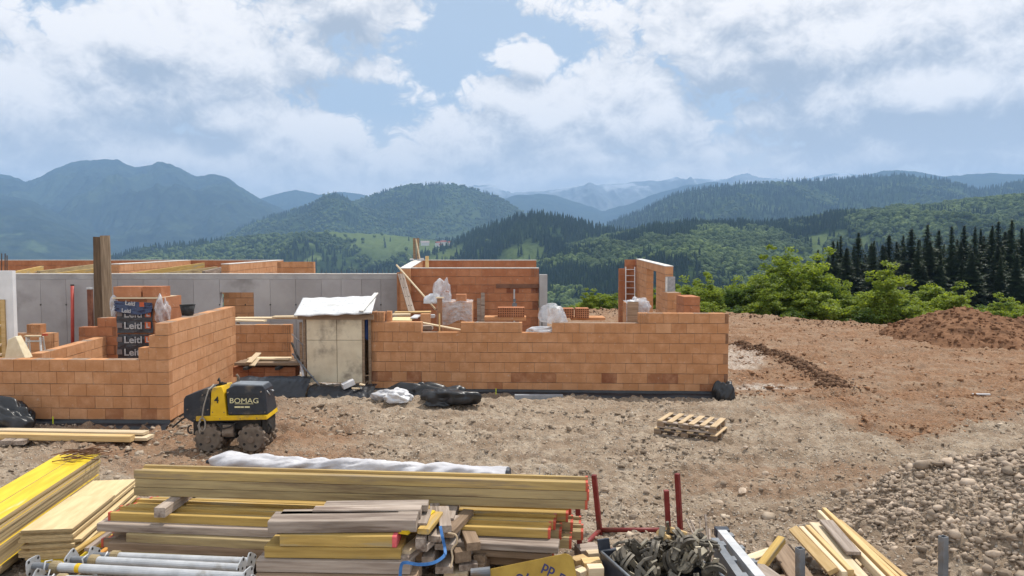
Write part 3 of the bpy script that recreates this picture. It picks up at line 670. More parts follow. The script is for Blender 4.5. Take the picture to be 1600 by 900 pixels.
# grey retaining wall of concrete panels, with an opening
def concrete_wall():
    r0 = empty('concrete_wall', (0, 0, 0), 0, 'long grey concrete wall of jointed panels behind the brickwork', 'wall')
    Y0 = 22.9; z1 = 2.86; xs = [W(p, 450, Y0).x for p in (-60, -20, 23, 63, 103, 144, 184, 224, 263, 302, 343, 383, 422, 462, 502, 533, 565, 595, 622)]
    h0, h1 = W(344, 450, Y0).x, W(396, 450, Y0).x; zt, zb = W(370, 457, Y0).z, W(370, 500, Y0).z
    mb = MB()
    for a, b in zip(xs[:-1], xs[1:]):
        for (p, q, za, zc) in ([(a, b, -.1, z1 - .16)] if b <= h0 + .05 or a >= h1 - .05 else []): mb.tone = random.random(); mb.box(((p + q) / 2, Y0 + .12, (za + zc) / 2), (q - p - .008, .24, zc - za))
    p, q = min(x for x in xs if x > h0 - .06), h1
    a_ = max(x for x in xs if x <= h0 + .05); b_ = min(x for x in xs if x >= h1 - .05)
    for (p, q, za, zc) in ((a_, b_, zt, z1 - .16), (a_, b_, -.1, zb), (h1, b_, zb, zt)):
        if q - p > .02: mb.tone = .5; mb.box(((p + q) / 2, Y0 + .12, (za + zc) / 2), (q - p - .008, .24, zc - za))
    mb.build('panel', [pmat('concrete_panel', (.31, .29, .285), (.39, .37, .365), .9, .9, .12, 8, c3=(.225, .208, .20), spots=.10, tone=.09)], r0)
    mb = MB(); mb.box(((xs[0] + xs[-1]) / 2, Y0 + .12, z1 - .08), (xs[-1] - xs[0], .23, .15)); mb.mi = 1; mb.box(((xs[0] + xs[-1]) / 2, Y0 + .12, z1 + .008), (xs[-1] - xs[0] + .01, .25, .022)); mb.build('top_rail', [M_conc, M_pale], r0)
    mb = MB()
    for x in xs[1:-1]:
        mb.tube([(x, Y0 - .004, z1 - .95), (x, Y0 - .022, z1 - .95)], .022, 8)
    mb.build('anchor_hole', pmat('dark_hole', (.03, .03, .03), (.05, .05, .05), 4, .9, 0), r0)
    # starter bars sticking out of the top
    mb = MB(); rr = np.random.default_rng(3)
    for x in np.arange(W(500, 420, Y0).x, xs[-1] - .1, .16): mb.tube([(x, Y0 + .12, z1), (x + rr.normal() * .01, Y0 + .12, z1 + .11 + .03 * rr.random())], .006, 5)
    mb.build('rebar', pmat('rebar_steel', (.06, .045, .04), (.12, .08, .06), 8, .8, 0), r0)
    return r0
concrete_wall()
brick_wall('brick_wall', P2(350, 23.9), P2(412, 24.2), .8, [(0, .45, 6), (.45, 1.3, 6)], .25, 'brick pier seen through the opening in the grey concrete wall', seed=10, toff=.15)
# upper room walls and the beams laid across them, behind the concrete wall
zt = 3.12
def top_z(py, Y): return W(800, py, Y).z
def high_wall(A, B, n, label, **k): return brick_wall('brick_wall', A, B, zt - n * .25, [(0, (Vector(B) - Vector(A)).length, n)], .25, label, **k)
high_wall((-27.5, 36), (-11.2, 36), 4, 'brick wall at the far end of the beamed upper rooms', seed=11, mat=M_brr, cap=1)
high_wall((-13.4, 25.2), (-15.6, 35.9), 4, 'brick partition running back between the wooden beams, pale top', seed=12, cap=1, toff=.05)
high_wall((-9.65, 25.2), (-11.15, 35.9), 4, 'brick partition nearest the free brick end, pale top', seed=13, cap=1, toff=.1)
brick_wall('brick_wall', P2(434, 31), P2(491, 31.0), top_z(409, 31) - 1, [(0, 1.55, 4)], .25, 'free end of an orange brick wall above the concrete wall', seed=14)
# brick room on the right, behind the front wall
rm = empty('brick_room', (0, 22.4, 0), 0, 'red brick room shell with a pale capped rim and concrete corner post', 'building'); bpy.context.view_layer.update()
x0, x1 = W(628, 450, 22.4).x, W(842, 450, 22.4).x
o = brick_wall('front_wall', (x0, 22.4), (x1, 22.4), .05, [(0, x1 - x0, 12)], .25, seed=15, mat=M_brr, cap=1, wet={5: .3, 6: .3, 7: .1, 9: .1}); rel(o, rm)
xb0, xb1 = W(649, 410, 26.2).x, W(838, 410, 26.2).x
o = brick_wall('rear_wall', (xb0, 26.2), (xb1, 26.2), .24, [(0, xb1 - xb0, 12)], .25, seed=16, mat=M_brr, cap=1, ends=(0, 0)); rel(o, rm)
o = brick_wall('side_wall', (xb0 - .02, 26.1), (x0 - .02, 22.3), .24, [(0, 3.8, 12)], .3, seed=17, cap=1, slant=-.19, ends=(0, 0)); rel(o, rm)
mb = MB(); mb.box((W(849, 470, 22.2).x, 22.3, 1.42), (.235, .3, 2.9)); o = mb.build('corner_post', M_conc, None, bevel=.008); rel(o, rm)
mb = MB(); mb.box((W(625.5, 450, 22.4).x, 22.45, 1.45), (.08, .2, 2.95)); mb.box((W(621.5, 450, 22.4).x, 22.5, 1.45), (.05, .2, 2.95)); o = mb.build('door_jamb', pmat('jamb_brick', (.36, .16, .075), (.46, .22, .11), 5, .9, .2)); rel(o, rm)
mb = MB(); xl0, xl1 = W(775, 447, 22.35).x, W(843, 447, 22.35).x; mb.box(((xl0 + xl1) / 2, 22.39, top_z(447, 22.35)), (xl1 - xl0, .06, .12)); o = mb.build('lintel', pmat('rusty_lintel', (.14, .07, .045), (.22, .11, .07), 4, .9, .3)); rel(o, rm)
# wall with the window opening on the right
wr = empty('brick_wall', (5, 24, 0), 0, 'tall brick wall with a narrow window opening and grey insulated end', 'wall'); bpy.context.view_layer.update()
nA, nB = Vector((W(993.5, 430, 31).x, 31.0)), Vector((W(1039, 430, 23.6).x, 23.6)); Lw = (nB - nA).length
o = brick_wall('side_panel', nB + Vector((.0, 0)), nA, .08, [(0, Lw, 12)], -.25, seed=18, holes=[(1.87, 4.2, 3, 11)], cap=1, slant=.15, toff=.12, ends=(0, 0)); rel(o, wr)
x0, x1 = W(977, 430, 31).x, nA.x
o = brick_wall('return_panel', (x0, 31.0), (x1 - .01, 31.0), .22, [(0, x1 - x0, 12)], .25, seed=19, mat=M_brr, ends=(0, 0)); rel(o, wr)
x0 = W(967.5, 430, 30.6).x; o = brick_wall('return_stub', (x0, 30.6), (W(979, 430, 30.6).x, 30.6), .1, [(0, W(979, 430, 30.6).x - x0, 11)], .25, seed=20, mat=M_brr, ends=(0, 0)); rel(o, wr)
mb = MB(); e0, e1 = W(1040.5, 430, 23.5).x, W(1054, 430, 23.5).x; mb.box(((e0 + e1) / 2 + .01, 23.52, 1.5), (e1 - e0, .14, 2.52)); mb.mi = 1; mb.box((e0 + .01, 23.49, 1.45), (.035, .2, 2.6)); o = mb.build('insulation', [pmat('grey_insulation', (.28, .27, .27), (.38, .37, .37), 14, .9, .3), M_pale], None); rel(o, wr)
brick_wall('brick_wall', (W(1043, 470, 22.6).x, 22.6), (W(1064, 470, 22.6).x, 22.6), .05, [(0, .41, 9)], .9, 'stepped brick pier in front of the grey insulated wall end', seed=21, toff=.05, ends=(0, 0))
brick_wall('brick_wall', (W(1068.5, 470, 20.6).x, 20.6), (W(1094, 470, 20.6).x, 20.6), .05, [(0, .455, 9)], .95, 'low brick pier nearest the corner of the long front wall', seed=22, ends=(0, 0), mat=M_brr)
# floor slab under the building, black damp-proof strip at its foot
mb = MB(); mb.box((-4, 25.5, -.06), (19.5, 13.2, .16)); tag(mb.build('floor_slab', M_conc), kind='structure')
M_memb = pmat('black_membrane', (.008, .009, .012), (.018, .02, .026), 6, .42, .3, spec=.5, bd=.02)
def strip(name, A, B, label, w=.32, h=.13, seed=1, lean=.16):
    A, B = Vector(A), Vector(B); n = int((B - A).length / .07); r = np.random.default_rng(seed); V = []
    y = Vector((-(B - A).normalized().y, (B - A).normalized().x)); 
    for i in range(n + 1):
        p = A.lerp(B, i / n); k = fbm2(np.array([i * .11]), np.array([seed * 3.]), 3)[0] - .5
        for j, (d, z) in enumerate(((-.012, h), (-.02, h * .55), (-lean * .5 + k * .04, .06 + k * .03), (-lean + k * .1, .03 + .03 * k), (-lean - .06 + k * .12, -.05))):
            V.append((p.x + y.x * d, p.y + y.y * d, z + .01 * k))
    o = link(name, np_mesh(name, V, grid_faces(n + 1, 5)[:, ::-1], True), None, M_memb); return tag(o, label, 'membrane')
strip('membrane_strip', (Lf.x + .1, Lf.y - .015), (Rf.x + .02, Rf.y - .015), 'black damp proof strip along the foot of the long front wall', seed=2)
strip('membrane_strip', (c0.x, c0.y - .015), (c1.x + .02, c1.y - .015), 'black damp proof strip along the foot of the corner wall', seed=3, h=.15, lean=.2)
# ---------------------------------------------------------------- materials of the movable things
wood = lambda name, c1, c2, **k: pmat(name, c1, c2, k.pop('scale', 5), k.pop('rough', .8), k.pop('bump', .25), 8, st=k.pop('st', (.35, 5, 5)), rnd=k.pop('rnd', .16), c3=k.pop('c3', None), spots=k.pop('spots', 0), bd=.006, **k)
M_yb = wood('yellow_varnished_wood', (.36, .23, .065), (.53, .35, .105), c3=(.33, .27, .17), spots=.10)
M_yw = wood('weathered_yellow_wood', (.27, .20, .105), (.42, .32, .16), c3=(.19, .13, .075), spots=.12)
M_ym = wood('worn_yellow_wood', (.30, .205, .085), (.46, .325, .125), c3=(.24, .18, .11), spots=.14)
M_ow = wood('orange_varnished_wood', (.48, .22, .045), (.60, .32, .08))
M_gw = wood('grey_old_wood', (.25, .195, .155), (.42, .345, .285), c3=(.16, .115, .09), spots=.14)
M_pw = wood('fresh_pale_wood', (.56, .43, .27), (.70, .57, .39))
M_nw = wood('new_pine', (.50, .33, .14), (.64, .45, .22))
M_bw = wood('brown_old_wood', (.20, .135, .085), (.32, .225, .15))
M_ply = wood('plywood_sheet', (.56, .42, .22), (.70, .55, .31), st=(.5, 2.5, 2.5), c3=(.46, .33, .17), spots=.05)
M_edge = wood('plywood_edge', (.33, .24, .13), (.50, .38, .21), st=(.4, 4, 30), rnd=.25)
M_yf = pmat('yellow_panel_film', (.60, .40, .012), (.72, .52, .028), 4, .5, .1, 6, c3=(.72, .62, .36), spots=.03, rnd=.05, st=(.4, 3, 3))
M_redcap = pmat('red_plastic', (.42, .06, .035), (.52, .10, .055), 8, .5, .1)
M_redst = pmat('red_painted_steel', (.15, .018, .016), (.22, .032, .026), 6, .5, .15, c3=(.12, .05, .03), spots=.06)
M_galv = pmat('galvanised_steel', (.42, .425, .43), (.56, .56, .565), 7, .5, .1, metal=.35, c3=(.30, .27, .23), spots=.04)
M_gdark = pmat('grey_blue_steel', (.13, .14, .155), (.22, .23, .245), 5, .55, .15, metal=.2, c3=(.17, .12, .08), spots=.06)
M_navy = pmat('dark_navy_paint', (.022, .027, .040), (.042, .048, .062), 6, .5, .1)
M_clamp = pmat('muddy_iron', (.06, .052, .043), (.16, .14, .11), 9, .6, .3, metal=.3, c3=(.36, .31, .23), spots=.12, rnd=.3)
M_wrap = None
def film_mat(name, col, alpha, rough=.3):
    m, T, b = bsdf(name); b.inputs['Base Color'].default_value = (*col, 1); b.inputs['Roughness'].default_value = rough; b.inputs['Specular IOR Level'].default_value = .6
    tr = T.new('ShaderNodeBsdfTransparent'); mx = T.new('ShaderNodeMixShader'); vec = T.new('ShaderNodeTexCoord').outputs['Object']
    T.put(mx.inputs[0], T.ramp(T.noise(vec, 5, 5, .6), .3, .7, max(0, alpha - .18), min(1, alpha + .18)))
    T.l.new(tr.outputs[0], mx.inputs[1]); T.l.new(b.outputs[0], mx.inputs[2]); T.l.new(mx.outputs[0], m.node_tree.nodes['Material Output'].inputs[0])
    return m
M_film = film_mat('clear_plastic_film', (.66, .66, .68), .45)
M_white = pmat('white_plastic_sheet', (.52, .52, .54), (.68, .68, .69), 5, .45, .2, spec=.4)
M_black = pmat('black_plastic', (.010, .011, .013), (.022, .023, .026), 5, .38, .2, spec=.5)
M_yel = pmat('yellow_paint', (.60, .36, .008), (.70, .44, .015), 5, .5, .15, c3=(.34, .22, .07), spots=.12)
M_blackp = pmat('black_hood', (.018, .020, .026), (.032, .035, .042), 5, .42, .1, c3=(.11, .09, .07), spots=.10)
M_mud = pmat('muddy_steel', (.13, .095, .07), (.24, .185, .14), 9, .95, .5, bd=.02)
M_dark = pmat('dark_machine_parts', (.02, .019, .018), (.05, .043, .038), 8, .7, .3)

def text_mesh(txt, size, depth=.002, bold=0):
    cu = bpy.data.curves.new('lettering', 'FONT'); cu.body = txt; cu.size = size; cu.extrude = depth; cu.align_x = 'CENTER'; cu.align_y = 'CENTER'; cu.offset = bold
    ob = bpy.data.objects.new('lettering', cu); COL.objects.link(ob); bpy.context.view_layer.update()
    me = bpy.data.meshes.new_from_object(ob.evaluated_get(bpy.context.evaluated_depsgraph_get())); bpy.data.objects.remove(ob); bpy.data.curves.remove(cu); return me
FACING = Euler((math.pi / 2, 0, 0))   # lettering on a face that looks towards -Y
def crumple(name, c, r3, mat, seed=1, amp=.35, label=None, cat=None, group=None, parent=None, fl=.35, sub=5, sc=2.2, rz=0, zs=.55):
    bm = bmesh.new(); bmesh.ops.create_icosphere(bm, subdivisions=sub, radius=1); P = np.array([v.co[:] for v in bm.verts]); Fc = np.array([[v.index for v in f.verts] for f in bm.faces]); bm.free()
    Q = P * np.array([1, 1, zs]); Q = Q + .5 * (fbm3(P, 1.2, 2, seed + 9) - .5)[:, None]; n1 = fbm3(Q + seed * 3.3, sc * .5, 2, seed) - .5; rk = np.random.default_rng(seed); n2 = 0
    for k in range(9):
        d = rk.normal(size=3); d /= np.linalg.norm(d); fq = (.35, .45, .6, .8, 1.0, 1.3, 1.7, 2.2, 2.9)[k] * sc / 2.2; ph = rk.random(); wv = (Q @ d) * fq + ph + .22 * (fbm3(P + k, 1.1, 2, seed + k) - .5); n2 = n2 + np.abs(wv - np.floor(wv) - .5) * (1.0 / (1 + 1.6 * fq))
    n2 = (n2 - n2.mean()) * 1.1
    P = P * (1 + amp * (1.3 * n1 + 1.1 * n2))[:, None]; P[:, 2] = np.where(P[:, 2] < -fl, -fl + (P[:, 2] + fl) * .1, P[:, 2]); P = P * np.array(r3)
    P[:, 2] += fl * r3[2]
    o = link(name, np_mesh(name, P, Fc, True), parent, mat, c, (0, 0, rz)); return tag(o, label, cat, group)
def sheet(name, f, nu, nv, mat, label=None, cat=None, parent=None, group=None):
    u, v = np.meshgrid(np.linspace(0, 1, nu), np.linspace(0, 1, nv)); X, Y, Z = f(u, v)
    o = link(name, np_mesh(name, np.stack([X, Y, Z], -1).reshape(-1, 3), grid_faces(nv, nu), True), parent, mat); return tag(o, label, cat, group)
def plank(name, A, B, w, h, mat, label, cat='plank', group=None, bend=.003, ends=None):
    """A and B: the ends of the top edge nearest the viewer"""
    M = frame(A, B); L = (Vector(B) - Vector(A)).length; mb = MB()
    mb.timber(L, w, h, min(.006, h * .15)); 
    o = mb.build(name, mat, bevel=0); o.matrix_world = M @ Matrix.Translation((0, w / 2, -h / 2)); tag(o, label, cat, group); return o
def Wz(px, py, z): return G(px, py, z)

# ---------------------------------------------------------------- trench roller
def roller():
    Y = 13.1; ox = -5.07; k = 88.0; gz0 = gz(ox, Y + .3)
    X = lambda px: (px - 353) / k; Z = lambda py: (708 - py) / k
    t = empty('trench_roller', (ox, Y, gz0 - .01), 0, 'small black and yellow trench roller with padded steel drums parked by the corner wall', 'roller')
    D = .56
    def pr(mb, front, ins=.05, y0=0., d=D, top=None):
        """front polygon (px,py) turned into a hood; its top edge leans in by ins"""
        n = len(front); zt = max(Z(q) for _, q in front); zb = min(Z(q) for _, q in front)
        f = [(X(p), y0 + ins * (Z(q) - zb) / (zt - zb), Z(q)) for p, q in front]; r_ = [(X(p), y0 + d - ins * (Z(q) - zb) / (zt - zb), Z(q)) for p, q in front]
        mb.poly(f + r_, [tuple(range(n)), tuple(range(n, 2 * n))[::-1]] + [((i + 1) % n, i, n + i, n + (i + 1) % n) for i in range(n)])
    mb = MB(); pr(mb, [(297, 661), (323, 650), (323, 609), (318, 606.5), (284, 619), (281, 624), (281, 652)], .05); mb.build('rear_hood', M_blackp, t, bevel=.014)
    mb = MB(); pr(mb, [(324, 650), (350, 650), (345, 613), (341, 604), (327, 606), (325, 612)], .045, -.012, D + .02); y_ = mb.build('centre_cover', M_yel, t, bevel=.01)
    mb = MB(); pr(mb, [(352, 649), (414, 648), (409, 609), (405, 603.5), (360, 603), (347, 609)], .07, .0, D); hood = mb.build('engine_hood', M_blackp, t, bevel=.018)
    mb = MB(); mb.hexa([(X(350), .075, 1.118), (X(406), .075, 1.115), (X(406), D - .07, 1.115), (X(352), D - .07, 1.118)], [(X(354), .10, 1.215), (X(404), .10, 1.205), (X(404), D - .1, 1.205), (X(356), D - .1, 1.215)]); mb.build('hood_lid', pmat('grey_worn_lid', (.13, .14, .155), (.22, .235, .25), 4, .4, .1), hood, bevel=.012)
    for zz, yy in ((1.05, .055), (1.03, .053), (1.01, .051), (.73, .012), (.76, .012)): mb = MB(); mb.box((X(385), yy, zz), (.42, .012, .005)); mb.build('hood_vent', M_dark, hood)
    o = link('lettering', text_mesh('BOMAG', .128, .002, .0), hood, pmat('cream_letters', (.66, .60, .34), (.72, .66, .40), 5, .6, 0), (X(377), .018, Z(626.5)), (math.pi / 2 - .09, 0, 0)); o.scale = (1.16, 1, 1)
    for xx, ww in ((366.5, .10), (374, .06), (382, .09)): mb = MB(); mb.box((X(xx), .010, Z(636)), (ww, .004, .028)); mb.build('faded_print', MATS['cream_letters'], hood)
    mb = MB(); mb.box((X(377), .016, Z(631)), (.33, .004, .008)); mb.build('lettering_line', MATS['cream_letters'], hood)
    link('lettering', text_mesh('4', .17, .002, .002), y_, pmat('black_letters', (.02, .02, .02), (.03, .03, .03), 5, .6, 0), (X(334), .004, Z(625)), (math.pi / 2 - .06, 0, 0))
    mb = MB(); mb.hexa([(X(302), -.03, .565), (X(414), -.03, .60), (X(425), .28, .66), (X(302), D, .58)][:4], [(X(302), -.03, .64), (X(413), -.03, .685), (X(424), .28, .76), (X(302), D, .66)])
    mb.V = []; mb.Fc = []; mb.T = []; mb.M = []
    mb.hexa([(X(302), -.03, .57), (X(414), -.03, .60), (X(415), D, .62), (X(302), D, .58)], [(X(302), -.03, .655), (X(413), -.03, .675), (X(414), D, .70), (X(302), D, .66)])
    mb.build('bumper_rail', M_yel, t, bevel=.008)
    mb = MB(); mb.box((X(352), D / 2 + .02, .50), (1.12, D - .16, .22)); mb.box((X(350), D / 2, .38), (.24, D - .2, .32)); mb.box((X(300), .2, .45), (.1, .36, .3)); mb.box((X(408), .28, .46), (.1, .45, .26)); mb.box((X(350), .04, .44), (.28, .1, .16)); mb.build('undercarriage', M_dark, t, bevel=.012)
    mb = MB(); mb.tube([(X(352) - .1, .02, .36), (X(352) + .1, .02, .36)], .085, 12); mb.box((X(352), .03, .40), (.19, .12, .2)); mb.build('gear_case', M_mud, t, bevel=.01)
    for cx in (321, 389):
        for y0 in (-.06, D - .20):
            mb = MB(); r_ = .228; n = 28; c = (X(cx), 0, .245)
            mb.tube([(c[0], y0, c[2]), (c[0], y0 + .02, c[2]), (c[0], y0 + .30, c[2]), (c[0], y0 + .32, c[2])], [r_ - .02, r_, r_, r_ - .02], n)
            w = mb.build('drum', M_mud, t)
            mb = MB()
            for row in range(3):
                for i in range(12):
                    a = 2 * math.pi * (i + (row % 2) * .5) / 12; M = Matrix.Translation((c[0], y0 + .055 + row * .105, c[2])) @ Matrix.Rotation(-a, 4, 'Y') @ Matrix.Translation((r_ + .012, 0, 0))
                    mb.hexa([(-.015, -.045, -.04), (-.015, .045, -.04), (-.015, .045, .04), (-.015, -.045, .04)], [(.02, -.035, -.027), (.02, .035, -.027), (.02, .035, .027), (.02, -.035, .027)], M)
            mb.build('drum_pad', M_mud, w)
            mb = MB(); mb.tube([(c[0], y0 - .004, c[2]), (c[0], y0 + .0, c[2])], [.205, .215], n); mb.build('drum_face', pmat('drum_face_steel', (.11, .085, .065), (.19, .15, .115), 6, .8, .3), w)
            mb = MB(); mb.tube([(c[0], y0 - .028, c[2]), (c[0], y0 - .003, c[2])], [.055, .065], 12); mb.build('drum_hub', M_mud, w)
            for a in (.6, 2.2, 3.75, 5.3):
              mb = MB(); mb.tube([(c[0] + .145 * math.cos(a), y0 - .007, c[2] + .145 * math.sin(a)), (c[0] + .145 * math.cos(a), y0 - .003, c[2] + .145 * math.sin(a))], .026, 10)
              mb.build('drum_hole', M_dark, w)
    for px, py in ((328, 644), (346, 644), (357, 645), (410, 644), (404, 612), (352, 613), (300, 655), (318, 656), (340, 654), (372, 654), (398, 653), (288, 640), (320, 640), (320, 615), (312, 617)):
        mb = MB(); yy = .0 if py > 650 else .012; mb.tube([(X(px), -.036 if py > 650 else -.012, Z(py)), (X(px), .03, Z(py))], .011, 6); mb.build('bolt', M_mud, t)
    mb = MB(); mb.box((X(380), -.002, Z(618)), (.40, .01, .006)); mb.build('hood_seam', M_dark, hood)
    mb = MB(); mb.tube([(X(356), .4, 1.18), (X(356), .4, 1.30), (X(353), .4, 1.34)], .025, 8); mb.build('exhaust_pipe', M_mud, t, smooth=True)
    mb = MB(); mb.tube([(X(335), -.02, .52), (X(345), -.05, .44), (X(356), -.04, .47), (X(366), .0, .55)], .014, 6); mb.build('hose', M_dark, t, smooth=True)
    # lifting eye, control lever, hose and rope
    mb = MB(); mb.tube([(X(333), .2, 1.17), (X(333), .2, 1.25), (X(331), .23, 1.30), (X(328), .26, 1.25)], .016, 6); mb.tube([(X(327), .2, 1.16), (X(335), .25, 1.22), (X(340), .3, 1.18)], .02, 6); mb.box((X(334), .3, 1.17), (.1, .12, .06)); mb.build('lifting_eye', M_dark, t, smooth=True)
    pts = [(X(325), .16, 1.2), (X(321), .02, 1.12), (X(318.5), -.03, .98), (X(315.5), -.045, .84), (X(313.5), -.05, .70), (X(313), -.05, .62)]
    mb = MB(); mb.tube(pts, .012, 6)
    lp = [(X(313) + .055 * math.cos(a), -.055, .52 + .115 * math.sin(a)) for a in np.linspace(math.pi / 2, math.pi * 2.5, 20)]; mb.tube(lp, .014, 6, False)
    mb.tube([(X(311), -.06, .58), (X(306.5), -.06, .5), (X(309), -.06, .40), (X(310), -.06, .33)], .013, 6); mb.build('rope', pmat('dirty_rope', (.22, .19, .16), (.34, .30, .25), 14, .9, .4), t, smooth=True)
    mb = MB(); mb.tube([(X(283), .1, .62), (X(276), .08, .58), (X(268), .06, .50), (X(262), .04, .44)], .018, 6); mb.build('steering_cable', M_dark, t, smooth=True)
    mb = MB(); mb.tube([(X(296) - .03 + .05 * math.cos(a), -.02, .42 + .07 * math.sin(a)) for a in np.linspace(1.2, 5.2, 12)], .015, 6); mb.build('tow_hook', M_dark, t, smooth=True); mb = MB(); mb.tube([(X(413), .1, .5), (X(417), .1, .42), (X(413), .1, .3)], .02, 6); mb.build('tow_hook', M_dark, t, smooth=True)
    mb = MB(); mb.tube([(X(410), .3, 1.06), (X(415), .25, 1.08), (X(418), .2, 1.075)], .014, 6); mb.tube([(X(408), .16, 1.1), (X(413), .2, 1.0)], .01, 6); mb.build('grab_handle', M_galv, t, smooth=True)
roller()

# ---------------------------------------------------------------- pallets on the yard
def pallet(loc, rz, label, flip=False):
    t = empty('pallet', loc, rz, label, 'pallet', 'pallets lying on the yard')
    mb = MB(); n = 6
    for i in range(n): mb.tone = random.random(); mb.timber(.8, .10 + .02 * (i % 2), .022, .003, Matrix.Translation((-.55 + i * 1.1 / (n - 1), 0, .133)) @ Matrix.Rotation(math.pi / 2 + random.uniform(-.012, .012), 4, 'Z'))
    mb.build('deck', wood('pallet_deck_wood', (.42, .29, .165), (.55, .41, .25), st=(4, .5, 4)) if 'pallet_deck_wood' not in MATS else MATS['pallet_deck_wood'], t)
    for y in (-.345, 0, .345):
        mb = MB(); mb.timber(1.2, .10, .022, .003, None, (0, y, .111)); mb.timber(1.2, .10, .022, .003, None, (0, y, .011)); mb.build('stringer', M_gw, t)
        for x in (-.53, 0, .53): mb = MB(); mb.box((x, y, .061), (.145, .10, .078)); mb.build('block', M_bw, t, bevel=.004)
    return t
pa, pb = G(1021, 681, .02), G(1118, 694, .02); v_ = (pb - pa); rz = math.atan2(v_.y, v_.x); nrm = Vector((-v_.y, v_.x, 0)).normalized(); cc = (pa + pb) / 2 + nrm * .42
gp = gz(cc.x, cc.y)
pallet((cc.x, cc.y, gp + .0), rz, 'lower pallet of the pair on the yard, lying flat on the gravel')
t = pallet((cc.x + .02, cc.y + .03, gp + .152), rz + .03, 'upper pallet of the pair on the yard, with six light deck boards'); t.scale = (.93, 1.0, 1.0)

# ---------------------------------------------------------------- formwork beams (I section laid on its side)
BEAM_PROF = [(-.1, -.036), (-.096, -.04), (-.062, -.04), (-.060, -.014), (.060, -.014), (.062, -.04), (.096, -.04), (.1, -.036), (.1, .036), (.096, .04), (.062, .04), (.060, .014), (-.060, .014), (-.062, .04), (-.096, .04), (-.1, .036)]
def beam_meshes(L):
    mb = MB(); mb.prism(BEAM_PROF, -L / 2, L / 2); me = mb.mesh('beam_body')
    mb = MB(); pr = [(y * 1.03, z * 1.05) for y, z in BEAM_PROF]; mb.prism(pr, 0, .022); return me, mb.mesh('end_cap')
BM = {}
def beam(A, B, mat, label, group, caps=(1, 1)):
    A, B = Vector(A), Vector(B); L = round((B - A).length, 1)
    if L not in BM: BM[L] = beam_meshes(L); BM[L][1].materials.append(M_redcap)
    M = frame(A, B) @ Matrix.Translation((0, .1, -.04)); t = bpy.data.objects.new('formwork_beam', None); COL.objects.link(t); t.empty_display_size = .2
    t.matrix_world = M; tag(t, label, 'beam', group)
    me = BM[L][0]
    if len(me.materials) == 0: me.materials.append(mat)
    o = link('beam_body', me, t); o.material_slots[0].link = 'OBJECT'; o.material_slots[0].material = mat
    for s, c in zip((-1, 1), caps):
        if c: q = link('end_cap', BM[L][1], t); q.location = (-L / 2 - .004, 0, 0) if s < 0 else (L / 2 - .018, 0, 0)
    return t
tA, tB = W(214, 736.5, 6.94), W(921, 752.5, 6.56); zz = (tA.z + tB.z) / 2 ; tA.z = zz; tB.z = zz
dv = (tB - tA).normalized(); bk = Vector((-dv.y, dv.x, 0))
rng = random.Random(4)
LN = ['top', 'middle', 'bottom']; RN = ['front', 'second', 'rear']
for l in range(3):
    for j in range(1):
        s = rng.uniform(-.03, .03) - (.0 if j == 0 else .02)
        a = tA + dv * s + bk * (.207 * j) + Vector((0, 0, -.083 * l)); b2 = tB + dv * (s + rng.uniform(-.02, .02)) + bk * (.207 * j) + Vector((0, 0, -.083 * l))
        beam(a, b2, M_ym if l == 0 else M_yw, f'long formwork beam with a red end, {LN[l]} one of the three in the upper pile', 'beams of the upper pile', (0, 1))
z2 = zz - .25 - .092
for px, Yn, lab in ((247, 6.62, 'square timber sticking out under the left part of the upper beam pile'), (697, 6.36, 'square timber under the right part of the upper beam pile')):
    x = W(px, 800, Yn).x; M = Matrix.Translation((x + .03, Yn + .55, z2 + .046)) @ Matrix.Rotation(math.pi / 2 - .03, 4, 'Z'); mb = MB(); mb.timber(1.1, .105, .09, .005); o = mb.build('square_timber', M_gw); o.matrix_world = M; tag(o, lab, 'timber', 'bearers between the beam piles')
lA, lB = W(158, 802.5, 6.76), W(856, 830, 6.33); zl = z2; lA.z = zl; lB.z = zl
dl = (lB - lA).normalized(); bl_ = Vector((-dl.y, dl.x, 0))
for l in range(4):
    for j in range(4):
        if l in (1, 2, 3) and j == 0 and l != 3: continue
        s = rng.uniform(-.06, .06) + (0, .10, .26, .33, .38)[j] * .9 * (1 if j else 0)
        e = rng.uniform(-.04, .06) + (.0, .06, .15, .2, .22)[j] + (.1 if l == 2 else 0)
        off = bl_ * (.21 * j) + Vector((0, 0, -.084 * l))
        a, b2 = lA + dl * s + off, lB + dl * e + off
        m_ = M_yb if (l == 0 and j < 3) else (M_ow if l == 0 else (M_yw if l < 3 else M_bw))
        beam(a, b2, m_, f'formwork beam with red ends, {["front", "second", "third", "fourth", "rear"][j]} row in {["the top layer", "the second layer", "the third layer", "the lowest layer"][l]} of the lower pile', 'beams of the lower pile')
# old planks along the front of the lower pile
rowz = lambda k: zl - .084 * k
def front_plank(pxl, pxr, yl, yr, k, h, mat, lab, nm='plank', w=.19, dd=0):
    z = rowz(k); a, b2 = Wz(pxl, yl, z), Wz(pxr, yr, z); return plank(nm, a, b2, w, h, mat, lab, 'plank', 'old planks along the lower beam pile')
front_plank(151, 432, 818, 828, .9, .075, M_gw, 'long grey old plank jutting left below the front yellow beam')
front_plank(197, 428, 834, 846, 1.8, .085, M_yw, 'olive weathered plank under the long grey plank')
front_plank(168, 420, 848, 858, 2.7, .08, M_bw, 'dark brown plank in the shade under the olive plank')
front_plank(175, 640, 863, 874, 3.6, .08, M_yw, 'lowest weathered board under the dark brown plank')
front_plank(690, 872, 845, 855, 1.0, .06, M_gw, 'grey plank under the right end of the lower beam pile')
front_plank(736, 860, 858, 866, 1.9, .06, M_bw, 'dark plank below the grey plank at the right end')
